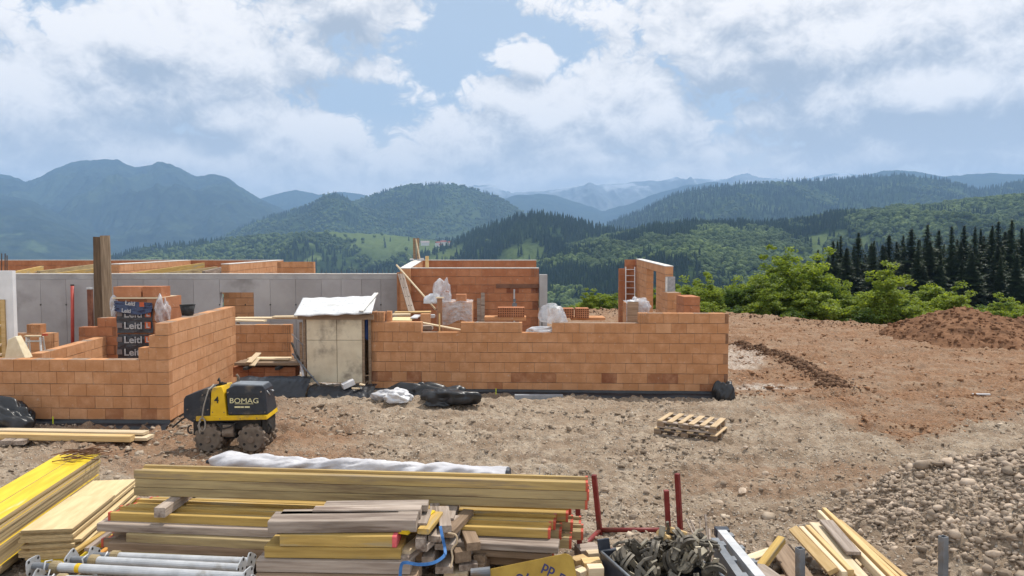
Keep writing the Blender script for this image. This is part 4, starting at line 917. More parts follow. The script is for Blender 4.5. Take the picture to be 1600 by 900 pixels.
mb = MB(); o = mb.timber(.5, .09, .09, .004).build('timber_block', M_pw); p = W(327, 858, 6.55); o.matrix_world = Matrix.Translation((p.x, p.y + .25, p.z)) @ Matrix.Rotation(math.pi / 2 + .1, 4, 'Z'); tag(o, 'short pale block poking out below the lower beam pile', 'timber')

# pile of short old timbers in front
gsp = 'short timbers of the front pile'
def short(pxl, yl, pxr, yr, z, w, h, mat, lab, nm='short_timber'): return plank(nm, Wz(pxl, yl, z), Wz(pxr, yr, z), w, h, mat, lab, 'timber', gsp)
short(418, 815, 650, 813, 1.40, .24, .10, M_gw, 'thick grey plank on top of the short timber pile')
t_ = short(437, 836, 618, 838, 1.296, .2, .094, M_yb, 'yellow timber with a pink end in the short timber pile')
p = Wz(621, 838, 1.297); mb = MB(); mb.timber(.035, .204, .096, .008); q = mb.build('end_cap', pmat('pink_paint', (.62, .09, .10), (.70, .14, .15), 8, .5, .1), t_); q.matrix_local = Matrix.Translation(((Wz(618, 838, 1.296) - Wz(437, 836, 1.296)).length / 2 - .01, 0, 0))
short(413, 854, 626, 857, 1.197, .26, .094, M_yb, 'yellow timber below the pink ended one')
short(400, 875, 640, 879, 1.098, .3, .1, M_gw, 'lowest grey timber in the short timber pile')
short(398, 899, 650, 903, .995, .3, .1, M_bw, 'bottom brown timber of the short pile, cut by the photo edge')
short(438, 803.5, 622, 801, 1.40, .12, .05, M_gw, 'thin grey batten behind the thick grey plank')
short(488, 797.5, 657, 796, 1.415, .12, .085, M_gw, 'grey batten with a knotted end at the back of the short pile')
short(505, 791, 668, 789, 1.41, .14, .06, M_gw, 'rearmost grey batten of the short timber pile')
rr = random.Random(12); kk = 0
for (px, py, z, L_, w, h, mt) in ((658, 818, 1.33, .35, .10, .07, M_gw), (676, 812, 1.27, .4, .09, .05, M_gw), (640, 829, 1.32, .5, .16, .03, M_yf), (668, 828, 1.31, .45, .10, .045, M_yb), (690, 822, 1.28, .5, .1, .06, M_gw), (655, 842, 1.25, .45, .08, .09, M_gw), (690, 838, 1.22, .5, .11, .05, M_gw),
                               (712, 832, 1.22, .6, .10, .06, M_bw), (646, 862, 1.15, .5, .1, .05, M_pw), (672, 852, 1.17, .5, .10, .06, M_gw), (700, 850, 1.13, .6, .16, .05, M_gw), (728, 846, 1.12, .55, .12, .07, M_bw), (640, 872, 1.12, .5, .14, .05, M_gw),
                               (668, 868, 1.06, .5, .1, .06, M_gw), (705, 866, 1.02, .6, .14, .09, M_bw), (735, 862, 1.02, .55, .12, .06, M_gw), (760, 868, .97, .5, .10, .09, M_bw), (690, 884, .95, .5, .15, .06, M_gw), (725, 880, .93, .55, .16, .06, M_gw), (756, 884, .9, .5, .12, .08, M_bw), (715, 896, .86, .5, .2, .05, M_pw)):
    p = Wz(px, py, z); mb = MB(); mb.timber(L_, w, h, .005); o = mb.build('offcut', mt); o.matrix_world = Matrix.Translation((p.x, p.y + L_ / 2, z - h / 2)) @ Matrix.Rotation(math.pi / 2 + rr.uniform(-.35, .35), 4, 'Z') @ Matrix.Rotation(rr.uniform(-.05, .05), 4, 'Y')
    tag(o, 'timber offcut in the jumble at the right end of the short timber pile', 'timber', 'offcuts at the end of the short pile')
# blue strap and cord
def ribbon(name, pts, w, mat, label, cat, th=.003):
    pts = [Vector(p) for p in pts]; P = []
    # smooth path
    for i in range(len(pts) - 1):
        p0, p1, p2, p3 = pts[max(i - 1, 0)], pts[i], pts[i + 1], pts[min(i + 2, len(pts) - 1)]
        for t in np.linspace(0, 1, 9)[:-1]: P.append(.5 * ((2 * p1) + (p2 - p0) * t + (2 * p0 - 5 * p1 + 4 * p2 - p3) * t * t + (3 * p1 - p0 - 3 * p2 + p3) * t ** 3))
    P.append(pts[-1]); mb = MB()
    if w: 
        V = []
        for i, p in enumerate(P):
            d = (P[min(i + 1, len(P) - 1)] - P[max(i - 1, 0)]).normalized(); s = d.cross(Vector((.2, -1, .35))).normalized() * w / 2; n = s.cross(d).normalized() * th
            V += [p - s - n, p + s - n, p + s + n, p - s + n]
        mb.poly(V, [(4 * i + a, 4 * i + (a + 1) % 4, 4 * i + 4 + (a + 1) % 4, 4 * i + 4 + a) for i in range(len(P) - 1) for a in range(4)])
    else: mb.tube(P, th, 6)
    return tag(mb.build(name, mat, smooth=not w), label, cat)
M_blue = pmat('blue_webbing', (.03, .11, .30), (.06, .19, .44), 20, .6, .2)
ribbon('strap', [W(688, 822, 5.98), W(691, 838, 5.92), W(695, 856, 5.9), W(694, 868, 5.8), W(678, 879, 5.66), (W(655, 882, 5.6)), W(634, 879, 5.6), W(627, 884, 5.6), W(625, 905, 5.6)], .024, M_blue, 'blue webbing strap draped over the ends of the short timbers', 'strap')
ribbon('cord', [W(700, 833, 5.9), W(712, 836, 5.86), W(714, 848, 5.84), W(706, 858, 5.84), W(707, 872, 5.8), W(704, 888, 5.75)], 0, pmat('hemp', (.38, .28, .17), (.50, .38, .25), 20, .9, .2), 'thin tan cord hanging over the jumble of offcuts', 'cord', .008)

# ---------------------------------------------------------------- panel stacks on the left
def panel_mesh(L, w, h):
    mb = MB(); mb.mi = 1; mb.box((0, 0, 0), (L, w, h)); mb.mi = 0; mb.poly([(-L / 2 + .002, -w / 2 + .002, h / 2 + .0008), (L / 2 - .002, -w / 2 + .002, h / 2 + .0008), (L / 2 - .002, w / 2 - .002, h / 2 + .0008), (-L / 2 + .002, w / 2 - .002, h / 2 + .0008)], [(0, 1, 2, 3)]); return mb
zT = 1.10; fr_ = Wz(159, 708, zT); nr_ = Wz(-12, 820, zT); ax = (fr_ - nr_).normalized(); Lp = 2.5; side = Vector((-ax.y, ax.x, 0))
gy_ = 'yellow shuttering panels of the tall stack'
for l in range(17):
    z = zT - l * .031; s = (0 if l == 0 else rng.uniform(-.05, .0)); d = (0 if l == 0 else rng.uniform(-.03, -.002)); w = .5
    for half in ((0, 1) if l == 0 else (None,)):
        ww = .245 if half is not None else w
        c = fr_ + ax * (s - Lp / 2) + side * (ww / 2 + (.252 * half if half else 0) - d); c.z = z - .0135
        o = panel_mesh(Lp, ww, .027).build('shuttering_panel', [M_yf, M_edge]); o.matrix_world = Matrix.Translation(c) @ Matrix.Rotation(math.atan2(ax.y, ax.x), 4, 'Z')
        if l == 0: tag(o, ['right hand strip of bright yellow panel on top of the tall stack', 'left hand strip of bright yellow panel on top of the tall stack'][half], 'panel', gy_)
        else: tag(o, 'yellow shuttering panel inside the tall stack, only its wooden edge showing', 'panel', gy_)
# rusty wire on it
mb = MB(); rw = random.Random(9); c = Wz(128, 714, zT)
for i in range(26):
    p = c + Vector((rw.gauss(0, .10), rw.gauss(0, .12), .02 + abs(rw.gauss(0, .025)))); a = rw.uniform(-.5, .9); l = rw.uniform(.1, .26); d = Vector((math.cos(a), math.sin(a) * .7, rw.uniform(-.05, .12))) * l
    mb.tube([p - d, p + Vector((0, 0, .02)), p + d], .006, 5); 
    if i % 3 == 0: mb.tube([p + d, p + d + Vector((.01, .05, -.01))], .006, 5)
tag(mb.build('wire_bundle', pmat('rusty_wire', (.10, .05, .03), (.20, .10, .055), 12, .9, .3)), 'tangle of rusty tie wire lying on the yellow panels', 'wire')
zP = .95; a_, b2, c_, d_ = Wz(37, 827, zP), Wz(111, 823, zP), Wz(213, 745, zP), Wz(140, 750, zP)
axp = ((c_ - b2) + (d_ - a_)).normalized(); sp_ = Vector((-axp.y, axp.x, 0)); gpl = 'plywood sheets of the low stack'
ctr = (a_ + b2 + c_ + d_) / 4
for l in range(13):
    z = zP - l * .029; L_, w = (1.62, .47) if l else (.98, .46); s = -.33 if l == 0 else (rng.uniform(-.02, .02)); d = rng.uniform(-.02, .02)
    if l == 1: L_ = 1.60
    if l in (4, 6, 9): d -= .07
    if l in (10, 11, 12): d -= .12; s -= .08
    c = ctr + axp * s + sp_ * d; c.z = z - .013
    o = panel_mesh(L_, w, .025).build('plywood_sheet', [M_ply if l < 9 else M_yf, M_edge]); o.matrix_world = Matrix.Translation(c) @ Matrix.Rotation(math.atan2(axp.y, axp.x) + rng.uniform(-.015, .015), 4, 'Z')
    tag(o, 'short topmost plywood sheet on the low stack by the beams' if l == 0 else ('pale plywood sheet showing its far half under the topmost sheet' if l == 1 else ('yellow faced sheet at the bottom of the low plywood stack' if l >= 9 else 'plywood sheet inside the low stack, only its edges showing')), 'panel', gpl)
# loose laths on its right side
for i, (x0, y0, x1, y1, z, m_) in enumerate(((116, 862, 172, 826, .80, M_yb), (122, 876, 178, 836, .75, M_yf), (130, 884, 190, 842, .72, M_ow), (150, 884, 205, 846, .70, M_nw), (140, 856, 214, 800, .82, M_gw))):
    a, b_ = Wz(x0, y0, z), Wz(x1, y1, z); plank('lath', a, b_, .05, .035, m_, ['yellow varnished lath', 'bright yellow lath', 'orange lath', 'pine lath', 'grey lath'][i] + ' lying between the plywood stack and the beams', 'lath', 'laths beside the plywood stack')

# ---------------------------------------------------------------- steel props at the lower left
def prop(A, B, label, plate_r=True, tilt=0):
    A, B = Vector(A), Vector(B); M = frame(A, B); L = (B - A).length; t = bpy.data.objects.new('steel_prop', None); COL.objects.link(t); t.matrix_world = M @ Matrix.Rotation(tilt, 4, 'X'); t.empty_display_size = .2
    tag(t, label, 'prop', 'steel props laid side by side')
    mb = MB(); mb.tube([(-L / 2 + .17, 0, 0), (L / 2, 0, 0)], .036, 16); mb.build('outer_tube', M_galv, t, smooth=False)
    mb = MB(); mb.tube([(-L / 2, 0, 0), (-L / 2 + .2, 0, 0)], .029, 14); mb.build('inner_tube', M_gdark, t)
    for e, nm in ((-L / 2, 'foot_plate'), (L / 2, 'head_plate')):
        mb = MB(); n = 16; ro = .072
        # square plate with five holes: outer ring of facets round each hole
        prof = [(ro * (1 if abs(math.cos(a)) > .5 else 1) * max(-1, min(1, 1.25 * math.cos(a))), ro * max(-1, min(1, 1.25 * math.sin(a)))) for a in np.linspace(0, 2 * math.pi, 17)[:-1]]
        mb.prism(prof, e - .005, e + .005); pl = mb.build(nm, M_galv, t)
        for (y, z) in ((.048, .048), (-.048, .048), (.048, -.048), (-.048, -.048), (0, 0)): mb = MB(); mb.tube([(e - .0065, y, z), (e + .0065, y, z)], .012, 10); mb.build('plate_hole', M_dark, pl)
    mb = MB(); mb.tube([(-L / 2 + .17, 0, 0), (-L / 2 + .18, 0, 0), (-L / 2 + .235, 0, 0), (-L / 2 + .245, 0, 0)], [.038, .05, .05, .038], 14); mb.build('collar_nut', pmat('brass_yellow_nut', (.22, .17, .10), (.36, .27, .14), 7, .5, .2), t)
    mb = MB(); mb.tube([(-L / 2 + .20, -.05, 0), (-L / 2 + .2, -.08, -.05), (-L / 2 + .26, -.085, -.07)], .008, 6); mb.tube([(-L / 2 + .15, -.04, -.05), (-L / 2 + .15, -.06, .0), (-L / 2 + .14, -.03, .055), (-L / 2 + .15, .03, .04)], .007, 6); mb.build('locking_pin', M_galv, t, smooth=True)
    if 'sticker' in label: mb = MB(); mb.tube([(-L / 2 + .40, 0, 0), (-L / 2 + .44, 0, 0)], .0375, 16); mb.build('sticker', M_yel, t)
    return t
prop(W(52, 884, 5.92), W(388, 902, 5.62), 'steel prop nearest the photo bottom with a yellow sticker on its tube')
prop(W(112, 874, 6.05), W(378, 888, 5.83), 'middle steel prop of the three', tilt=.5)
prop(W(146, 868, 6.22), W(392, 878, 6.02), 'rear steel prop of the three, closest to the beam pile', tilt=1.0)
prop(W(60, 905, 5.75), W(395, 915, 5.5), 'lowest steel prop, mostly cut off by the photo bottom', tilt=.8)

# ---------------------------------------------------------------- rolled white tarpaulin behind the beams
def tarp():
    A, B = Vector((-4.93, 12.0, .13)), Vector((-.06, 11.15, .15)); A.z += gflat(A.x, A.y); B.z += gflat(B.x, B.y)
    t = bpy.data.objects.new('rolled_tarpaulin', None); COL.objects.link(t); t.matrix_world = frame(A, B); L = (B - A).length; t.empty_display_size = .2
    tag(t, 'long rolled white tarpaulin tied round a pole, lying behind the beam pile', 'tarpaulin')
    nu, nv = 220, 48; u, v = np.meshgrid(np.linspace(0, 1, nu), np.linspace(0, 2 * math.pi, nv))
    tw = v + u * 9.0; P = np.stack([u * L * 1.6, np.cos(tw) * .9, np.sin(tw) * .9], -1).reshape(-1, 3)
    r_ = .118 + .022 * np.sin(3 * tw + 3 * np.sin(u * 17)) + .07 * (fbm3(P, 1.3, 4, 5, True).reshape(u.shape) - .6) + .03 * np.sin(u * 11 + 1) * (1 - u)
    r_ = r_ * np.clip(.55 + u * 8, 0, 1) * np.where(u > .9, 1 - (u - .9) * 1.2, 1); z = np.sin(v) * r_; z = np.maximum(z, -.115)
    link('fabric', np_mesh('fabric', np.stack([(u - .5) * L, np.cos(v) * r_ * 1.15, z], -1).reshape(-1, 3), grid_faces(nv, nu), True), t, pmat('white_tarp_cloth', (.44, .43, .45), (.58, .57, .585), 3, .6, .25, 6, spec=.3))
    mb = MB(); mb.tube([(L / 2 - .02, 0, 0), (L / 2 + .03, 0, 0)], [.125, .115], 20); mb.build('end_disc', M_navy, t)
    mb = MB(); mb.tube([(L / 2, 0, -.05), (L / 2 + .5, -.02, -.05)], .03, 10); mb.tube([(L / 2, .05, -.02), (L / 2 + .46, .06, -.03)], .018, 8); mb.box((L / 2 + .12, 0, -.04), (.06, .1, .1)); mb.build('pole', pmat('blue_steel', (.16, .22, .32), (.30, .38, .48), 8, .4, .1, metal=.4), t)
    mb = MB(); 
    for x, h in ((.48, .2), (.55, .11), (.62, .1), (.66, .13), (.74, .1)): mb.tube([(L / 2 + x, 0, -.1), (L / 2 + x + .01, 0, h - .06)], .007, 5)
    mb.tube([(L / 2 + .45, 0, -.06), (L / 2 + .78, .02, -.07)], .008, 5); mb.build('wire_leg', M_galv, t)
    mb = MB(); mb.tube([(-L / 2 - .1, 0, -.02), (-L / 2 + .05, 0, -.0)], [.03, .06], 8); mb.build('tip', M_navy, t)
tarp()

# ---------------------------------------------------------------- red stacking rack
def rack():
    t = empty('stacking_rack', (0, 0, 0), 0, 'dark red steel stacking rack with four posts beside the beam ends', 'rack')
    bl_, br = W(937, 828, 7.95), W(1063, 829, 7.95); fl_, fr2 = W(906, 860, 7.4), W(1046, 862, 7.4)
    z = bl_.z; fl_.z = z; fr2.z = z; br.z = z
    for a, b_ in ((bl_, br), (bl_, fl_), (br, fr2), (fl_, fr2)): mb = MB(); mb.tube([a, b_], .025, 10); mb.build('base_rail', M_redst, t, smooth=True)
    for p, top in ((bl_, W(928, 742, 7.98)), (br, W(1058, 740, 7.98)), (fl_, W(902, 782, 7.4)), (fr2, W(1041, 766, 7.4))):
        mb = MB(); d = (top - p); q = p - d * .16; M = Matrix.Translation((q + top) / 2) @ d.to_track_quat('Z', 'Y').to_matrix().to_4x4(); mb.box((0, 0, 0), (.05, .05, (top - q).length), M); mb.build('post', M_redst, t, bevel=.005)
    return t
rack()
# ---------------------------------------------------------------- steel bin with clamps
rim = .97; ba, bb = Wz(938, 861, rim), Wz(1052, 845, rim); dvb = (bb - ba); rzb = math.atan2(dvb.y, dvb.x); Lb = dvb.length
t = empty('steel_bin', (ba.x, ba.y, .45), rzb, 'grey steel bin full of muddy formwork clamps', 'bin')
mb = MB(); D_ = .85; Hh = rim - .45
mb.box((Lb / 2, -.01, Hh / 2), (Lb, .02, Hh)); mb.box((.01, -D_ / 2, Hh / 2), (.02, D_, Hh)); mb.box((Lb - .01, -D_ / 2, Hh / 2), (.02, D_, Hh)); mb.box((Lb / 2, -D_ + .01, Hh / 2), (Lb, .02, Hh)); mb.box((Lb / 2, -D_ / 2, .02), (Lb - .05, D_ - .05, .03)); mb.build('bin_body', M_navy, t)
mb = MB(); mb.tube([(0, 0, Hh), (Lb, 0, Hh)], .012, 8); mb.tube([(0, 0, Hh), (0, -D_, Hh)], .012, 8); mb.tube([(Lb, 0, Hh), (Lb, -D_, Hh)], .012, 8); mb.build('rim', M_gdark, t, smooth=True)
for x in (.03, Lb - .03): mb = MB(); mb.hexa([(x - .04, -.008, Hh - .02), (x + .07, -.008, Hh - .02), (x + .07, .012, Hh - .02), (x - .04, .012, Hh - .02)], [(x - .055, -.0, Hh + .1), (x + .055, -.0, Hh + .1), (x + .055, .02, Hh + .1), (x - .055, .02, Hh + .1)]); mb.build('corner_lug', M_navy, t)
def clamp_meshes():
    mb = MB(); n = 14; R0, R1 = .105, .058
    for s in (-1, 1):   # two jaws bent round
        pr = [(R0 * math.cos(a), R0 * math.sin(a)) for a in np.linspace(.5, 2.75, n)] + [(R1 * math.cos(a), R1 * math.sin(a)) for a in np.linspace(2.75, .5, n)]
        P = [(x, y, s * .02 - .012) for x, y in pr] + [(x, y, s * .02 + .012) for x, y in pr]; m_ = len(pr)
        mb.poly(P, [tuple(range(m_))[::-1], tuple(range(m_, 2 * m_))] + [(i, (i + 1) % m_, m_ + (i + 1) % m_, m_ + i) for i in range(m_)])
    mb.box((0, .02, 0), (.20, .03, .035)); mb.tube([(.085, .03, 0), (.09, -.05, 0), (.06, -.11, 0)], .014, 6); a = mb.mesh('clamp')
    mb = MB(); mb.hexa([(-.008, -.08, -.02), (.008, -.08, -.02), (.008, .04, -.02), (-.008, .04, -.02)], [(-.005, -.08, .03), (.005, -.08, .03), (.005, .06, .03), (-.005, .06, .03)]); b = mb.mesh('wedge'); return a, b
ca, cb = clamp_meshes(); ca.materials.append(M_clamp); cb.materials.append(pmat('worn_bright_iron', (.26, .22, .16), (.50, .44, .33), 9, .5, .3, metal=.3))
rc = random.Random(21); Mt = Matrix.Translation((ba.x, ba.y, .45)) @ Matrix.Rotation(rzb, 4, 'Z')
spots = []
for i in range(52):
    x, y = rc.uniform(.07, Lb + .02), -rc.uniform(.06, .72); h = .28 + .22 * min(1, x / .5) + .10 * rc.random() - .03 * abs(y + .3)
    spots.append((x, y, h + (0.1 if i % 3 == 0 else -.02)))
for i, (x, y, z) in enumerate(spots):
    c = bpy.data.objects.new('formwork_clamp', None); COL.objects.link(c); c.empty_display_size = .1; c.matrix_world = Mt @ Matrix.Translation((x, y, z)) @ Euler((rc.uniform(-1.6, 1.6), rc.uniform(-1.2, 1.2), rc.uniform(0, 6.28))).to_matrix().to_4x4() @ Matrix.Scale(rc.uniform(.8, 1.1), 4)
    tag(c, 'muddy iron formwork clamp lying in the heap in the steel bin', 'clamp', 'clamps in the steel bin'); link('jaw', ca, c); link('wedge', cb, c)
for i, (x, y, z) in enumerate(((Lb - .10, -.02, Hh + .07), (Lb + .03, -.0, Hh + .08))):
    o = MB(); o.timber(.16, .11, .05, .01); q = o.build('wood_block', M_nw); q.matrix_world = Mt @ Matrix.Translation((x, y, z)) @ Euler((.5 - i * .8, .35, .7 - i * .9)).to_matrix().to_4x4(); tag(q, ['rounded wooden block on the heap of clamps', 'square wooden block beside the red post on the clamps'][i], 'block')
# sticks standing in the bin
for i, (x0, y0, x1, y1, Y0, Y1, r_) in enumerate(((1072, 811, 1118, 905, 6.75, 6.0, .011), (1078, 812, 1126, 908, 6.72, 6.05, .009), (1102, 804, 1108, 880, 6.7, 6.35, .010), (1108, 826, 1112, 890, 6.66, 6.3, .011), (1093, 812, 1099, 870, 6.75, 6.45, .007), (1096, 858, 1112, 905, 6.4, 6.1, .012))):
    mb = MB(); mb.tube([W(x0, y0, Y0), W(x1, y1, Y1)], r_, 6); tag(mb.build('stick', M_gw), ['long leaning stick crossing the clamps', 'second long stick right beside the leaning one', 'tallest upright stick behind the clamps', 'thick upright stick next to the tallest one', 'thinnest stick at the back of the bin', 'short stick low in front of the clamps'][i], 'stick', 'sticks in the steel bin')
# steel walings right of the bin
def waling(A, B, w, h, label, mat=M_galv):
    t = bpy.data.objects.new('steel_waling', None); COL.objects.link(t); M = frame(A, B); t.matrix_world = M; L = (Vector(B) - Vector(A)).length; t.empty_display_size = .2; tag(t, label, 'steel profile', 'steel walings beside the bin')
    e = .006; mb = MB()
    mb.box((0, 0, h / 2 - e / 2), (L, w, e)); mb.box((0, 0, -h / 2 + e / 2), (L, w, e)); mb.box((0, -w / 2 + e / 2, 0), (L - .004, e, h - 2 * e)); mb.box((0, w / 2 - e / 2, 0), (L - .004, e, h - 2 * e)); mb.build('channel', mat, t)
    for k in range(3): mb = MB(); mb.box((-L / 2 + .1 + k * .33, w / 2 + .02, .01), (.09, .035, h * .7)); mb.build('bracket', M_gdark, t, bevel=.004)
    return t
waling(W(1128, 836, 7.0), W(1190, 912, 5.85), .085, .10, 'bright galvanised waling running along the right side of the bin')
waling(W(1116, 850, 6.75), W(1160, 915, 5.9), .07, .12, 'dark open ended waling between the bin and the bright one', M_gdark)
mb = MB(); p = W(1128, 832, 7.05); mb.box(p, (.13, .1, .09)); tag(mb.build('end_stop', M_navy, bevel=.008), 'dark blue steel block at the far end of the walings', 'block')
mb = MB(); a, b_ = W(1168, 878, 6.5), W(1215, 912, 5.95); mb.timber((b_ - a).length, .22, .02, .004); o = mb.build('board', M_gw); o.matrix_world = frame(a, b_); tag(o, 'worn grey board right of the walings', 'board')

# ---------------------------------------------------------------- timber heap at the lower right
gth = 'boards of the timber heap'
def heap(x0, y0, z0, x1, y1, z1, w, h, mat, lab, roll=0):
    A, B = Wz(x0, y0, z0), Wz(x1, y1, z1); L = (B - A).length; mb = MB(); mb.timber(L, w, h, .005); o = mb.build('board', mat); o.matrix_world = frame(A, B) @ Matrix.Rotation(roll, 4, 'X') @ Matrix.Translation((0, 0, -h / 2)); return tag(o, lab, 'board', gth)
heap(1288, 793, .82, 1408, 912, .82, .045, .09, M_nw, 'longest new pine batten on the right of the timber heap')
heap(1297, 801, .80, 1420, 915, .80, .04, .09, M_nw, 'pine batten right beside the longest one')
heap(1280, 797, .83, 1396, 915, .83, .04, .08, M_pw, 'pale pine batten left of the longest one')
heap(1312, 812, .74, 1432, 915, .74, .05, .05, M_nw, 'low pine batten lying against the gravel heap')
heap(1291, 812, .86, 1334, 862, .86, .13, .03, M_gw, 'whitish weathered board lying across the pine battens')
heap(1272, 816, .80, 1362, 915, .80, .10, .10, M_pw, 'thick pale beam in the middle of the timber heap')
heap(1262, 820, .84, 1330, 890, .84, .05, .09, M_nw, 'middle pine batten left of the thick pale beam')
heap(1252, 822, .84, 1320, 893, .84, .05, .09, M_pw, 'second pine batten left of the thick pale beam')
heap(1238, 824, .83, 1300, 890, .83, .09, .04, M_nw, 'pine board tilted on the left side of the timber heap', .5)
heap(1216, 848, .70, 1262, 915, .70, .24, .03, M_bw, 'wide brown board lying behind the grey tube', -.1)
heap(1221, 838, .92, 1184, 886, .80, .07, .07, M_yb, 'leaning yellow timber left of the timber heap')
heap(1160, 874, .78, 1206, 858, .80, .10, .06, M_pw, 'short whitish plank by the leaning yellow timber')
heap(1188, 892, .72, 1222, 912, .72, .14, .05, M_nw, 'short flat pine piece at the bottom edge')
heap(1330, 884, .70, 1352, 872, .70, .1, .04, M_pw, 'pale offcut across the lower end of the heap')
heap(1205, 905, .70, 1340, 905, .62, .2, .1, M_bw, 'dark timber under the heap at the bottom edge')
for px, py, Y, lab in ((1250, 856, 6.3, 'grey square steel tube standing in the timber heap'), (1474, 838, 6.5, 'grey square steel tube standing before the gravel heap')):
    p = W(px, py, Y); mb = MB(); s = .026
    for k, (dx, dy, wx, wy) in enumerate(((-s, 0, .006, .058), (s, 0, .006, .058), (0, -s, .046, .006), (0, s, .046, .006))): mb.box((dx, dy, -.45), (wx, wy, .9))
    o = mb.build('steel_tube', M_gdark); o.location = p; o.rotation_euler = (0, -.03, .3); tag(o, lab, 'tube', 'steel tubes standing upright')
# printed yellow panel and offcuts before it
def printed():
    a, b_, c = W(752, 912, 5.95), W(906, 912, 5.95), W(884, 866, 6.25)
    x = (W(888, 868, 6.2) - W(772, 892, 6.2)).normalized(); y = Vector((0, .30, .95)).normalized(); z = x.cross(y).normalized(); y = z.cross(x)
    M = Matrix((x, y, z)).transposed().to_4x4(); M.translation = W(832, 902, 5.98)
    t = bpy.data.objects.new('printed_panel', None); COL.objects.link(t); t.matrix_world = M; tag(t, 'dull yellow panel with dark blue print and rounded corner at the bottom edge', 'panel')
    prof = []; L, D = .36, .13
    for cx, cy, a0 in ((L - .07, D - .07, 0), (-L + .02, D - .02, math.pi / 2), (-L + .02, -D, math.pi), (L - .07, -D, math.pi * 1.5)):
        r0 = .07 if cx > 0 else .02
        prof += [(cx + r0 * math.cos(a0 + q), cy + r0 * math.sin(a0 + q)) for q in np.linspace(0, math.pi / 2, 6)]
    n = len(prof); mb = MB(); mb.poly([(p[0], p[1], -.013) for p in prof] + [(p[0], p[1], .013) for p in prof], [tuple(range(n))[::-1], tuple(range(n, 2 * n))] + [(i, (i + 1) % n, n + (i + 1) % n, n + i) for i in range(n)])
    mb.build('board', pmat('dull_yellow_board', (.33, .20, .03), (.45, .29, .05), 5, .5, .1), t)
    for tx, px_, py_, rz, s in (('oka', -.05, -.01, -.62, .13), ('pp', .15, .045, -.62, .11), ('D', .24, -.06, -.62, .10)):
        o = link('lettering', text_mesh(tx, s, .0015, .002), t, MATS.get('navy_print') or pmat('navy_print', (.03, .03, .10), (.04, .04, .13), 5, .5, 0), (px_, py_, .0142), (0, 0, rz))
printed()
for i, (px, py, Y, L_, w, h, rz, m_, lab) in enumerate(((918, 862, 6.75, .20, .16, .10, .3, M_gw, 'grey wooden block behind the pale offcuts by the bin'), (932, 866, 6.6, .18, .09, .06, .2, M_pw, 'pale offcut leaning at the bin corner'), (905, 875, 6.45, .14, .1, .05, .5, M_nw, 'small pine offcut left of the bin'),
        (924, 880, 6.3, .16, .12, .06, .15, M_nw, 'flat pine offcut before the bin'), (930, 893, 6.15, .13, .1, .10, .1, M_pw, 'square pale block at the bin foot'), (908, 896, 6.15, .10, .08, .07, .7, M_pw, 'little pale wedge near the printed panel'))):
    p = W(px, py, Y); mb = MB(); mb.timber(L_, w, h, .004); o = mb.build('offcut', m_); o.location = (p.x, p.y, p.z); o.rotation_euler = (0, 0, rz); tag(o, lab, 'offcut', 'offcuts beside the bin')
mb = MB(); a, b_ = W(736, 896, 6.0), W(766, 893, 6.0); mb.tube([a, b_], .04, 14); tag(mb.build('pipe_end', M_gdark), 'end of a grey steel pipe left of the printed panel', 'pipe')
# ---------------------------------------------------------------- things in and around the shell of the house
def pz(px, py, Y): return W(px, py, Y)
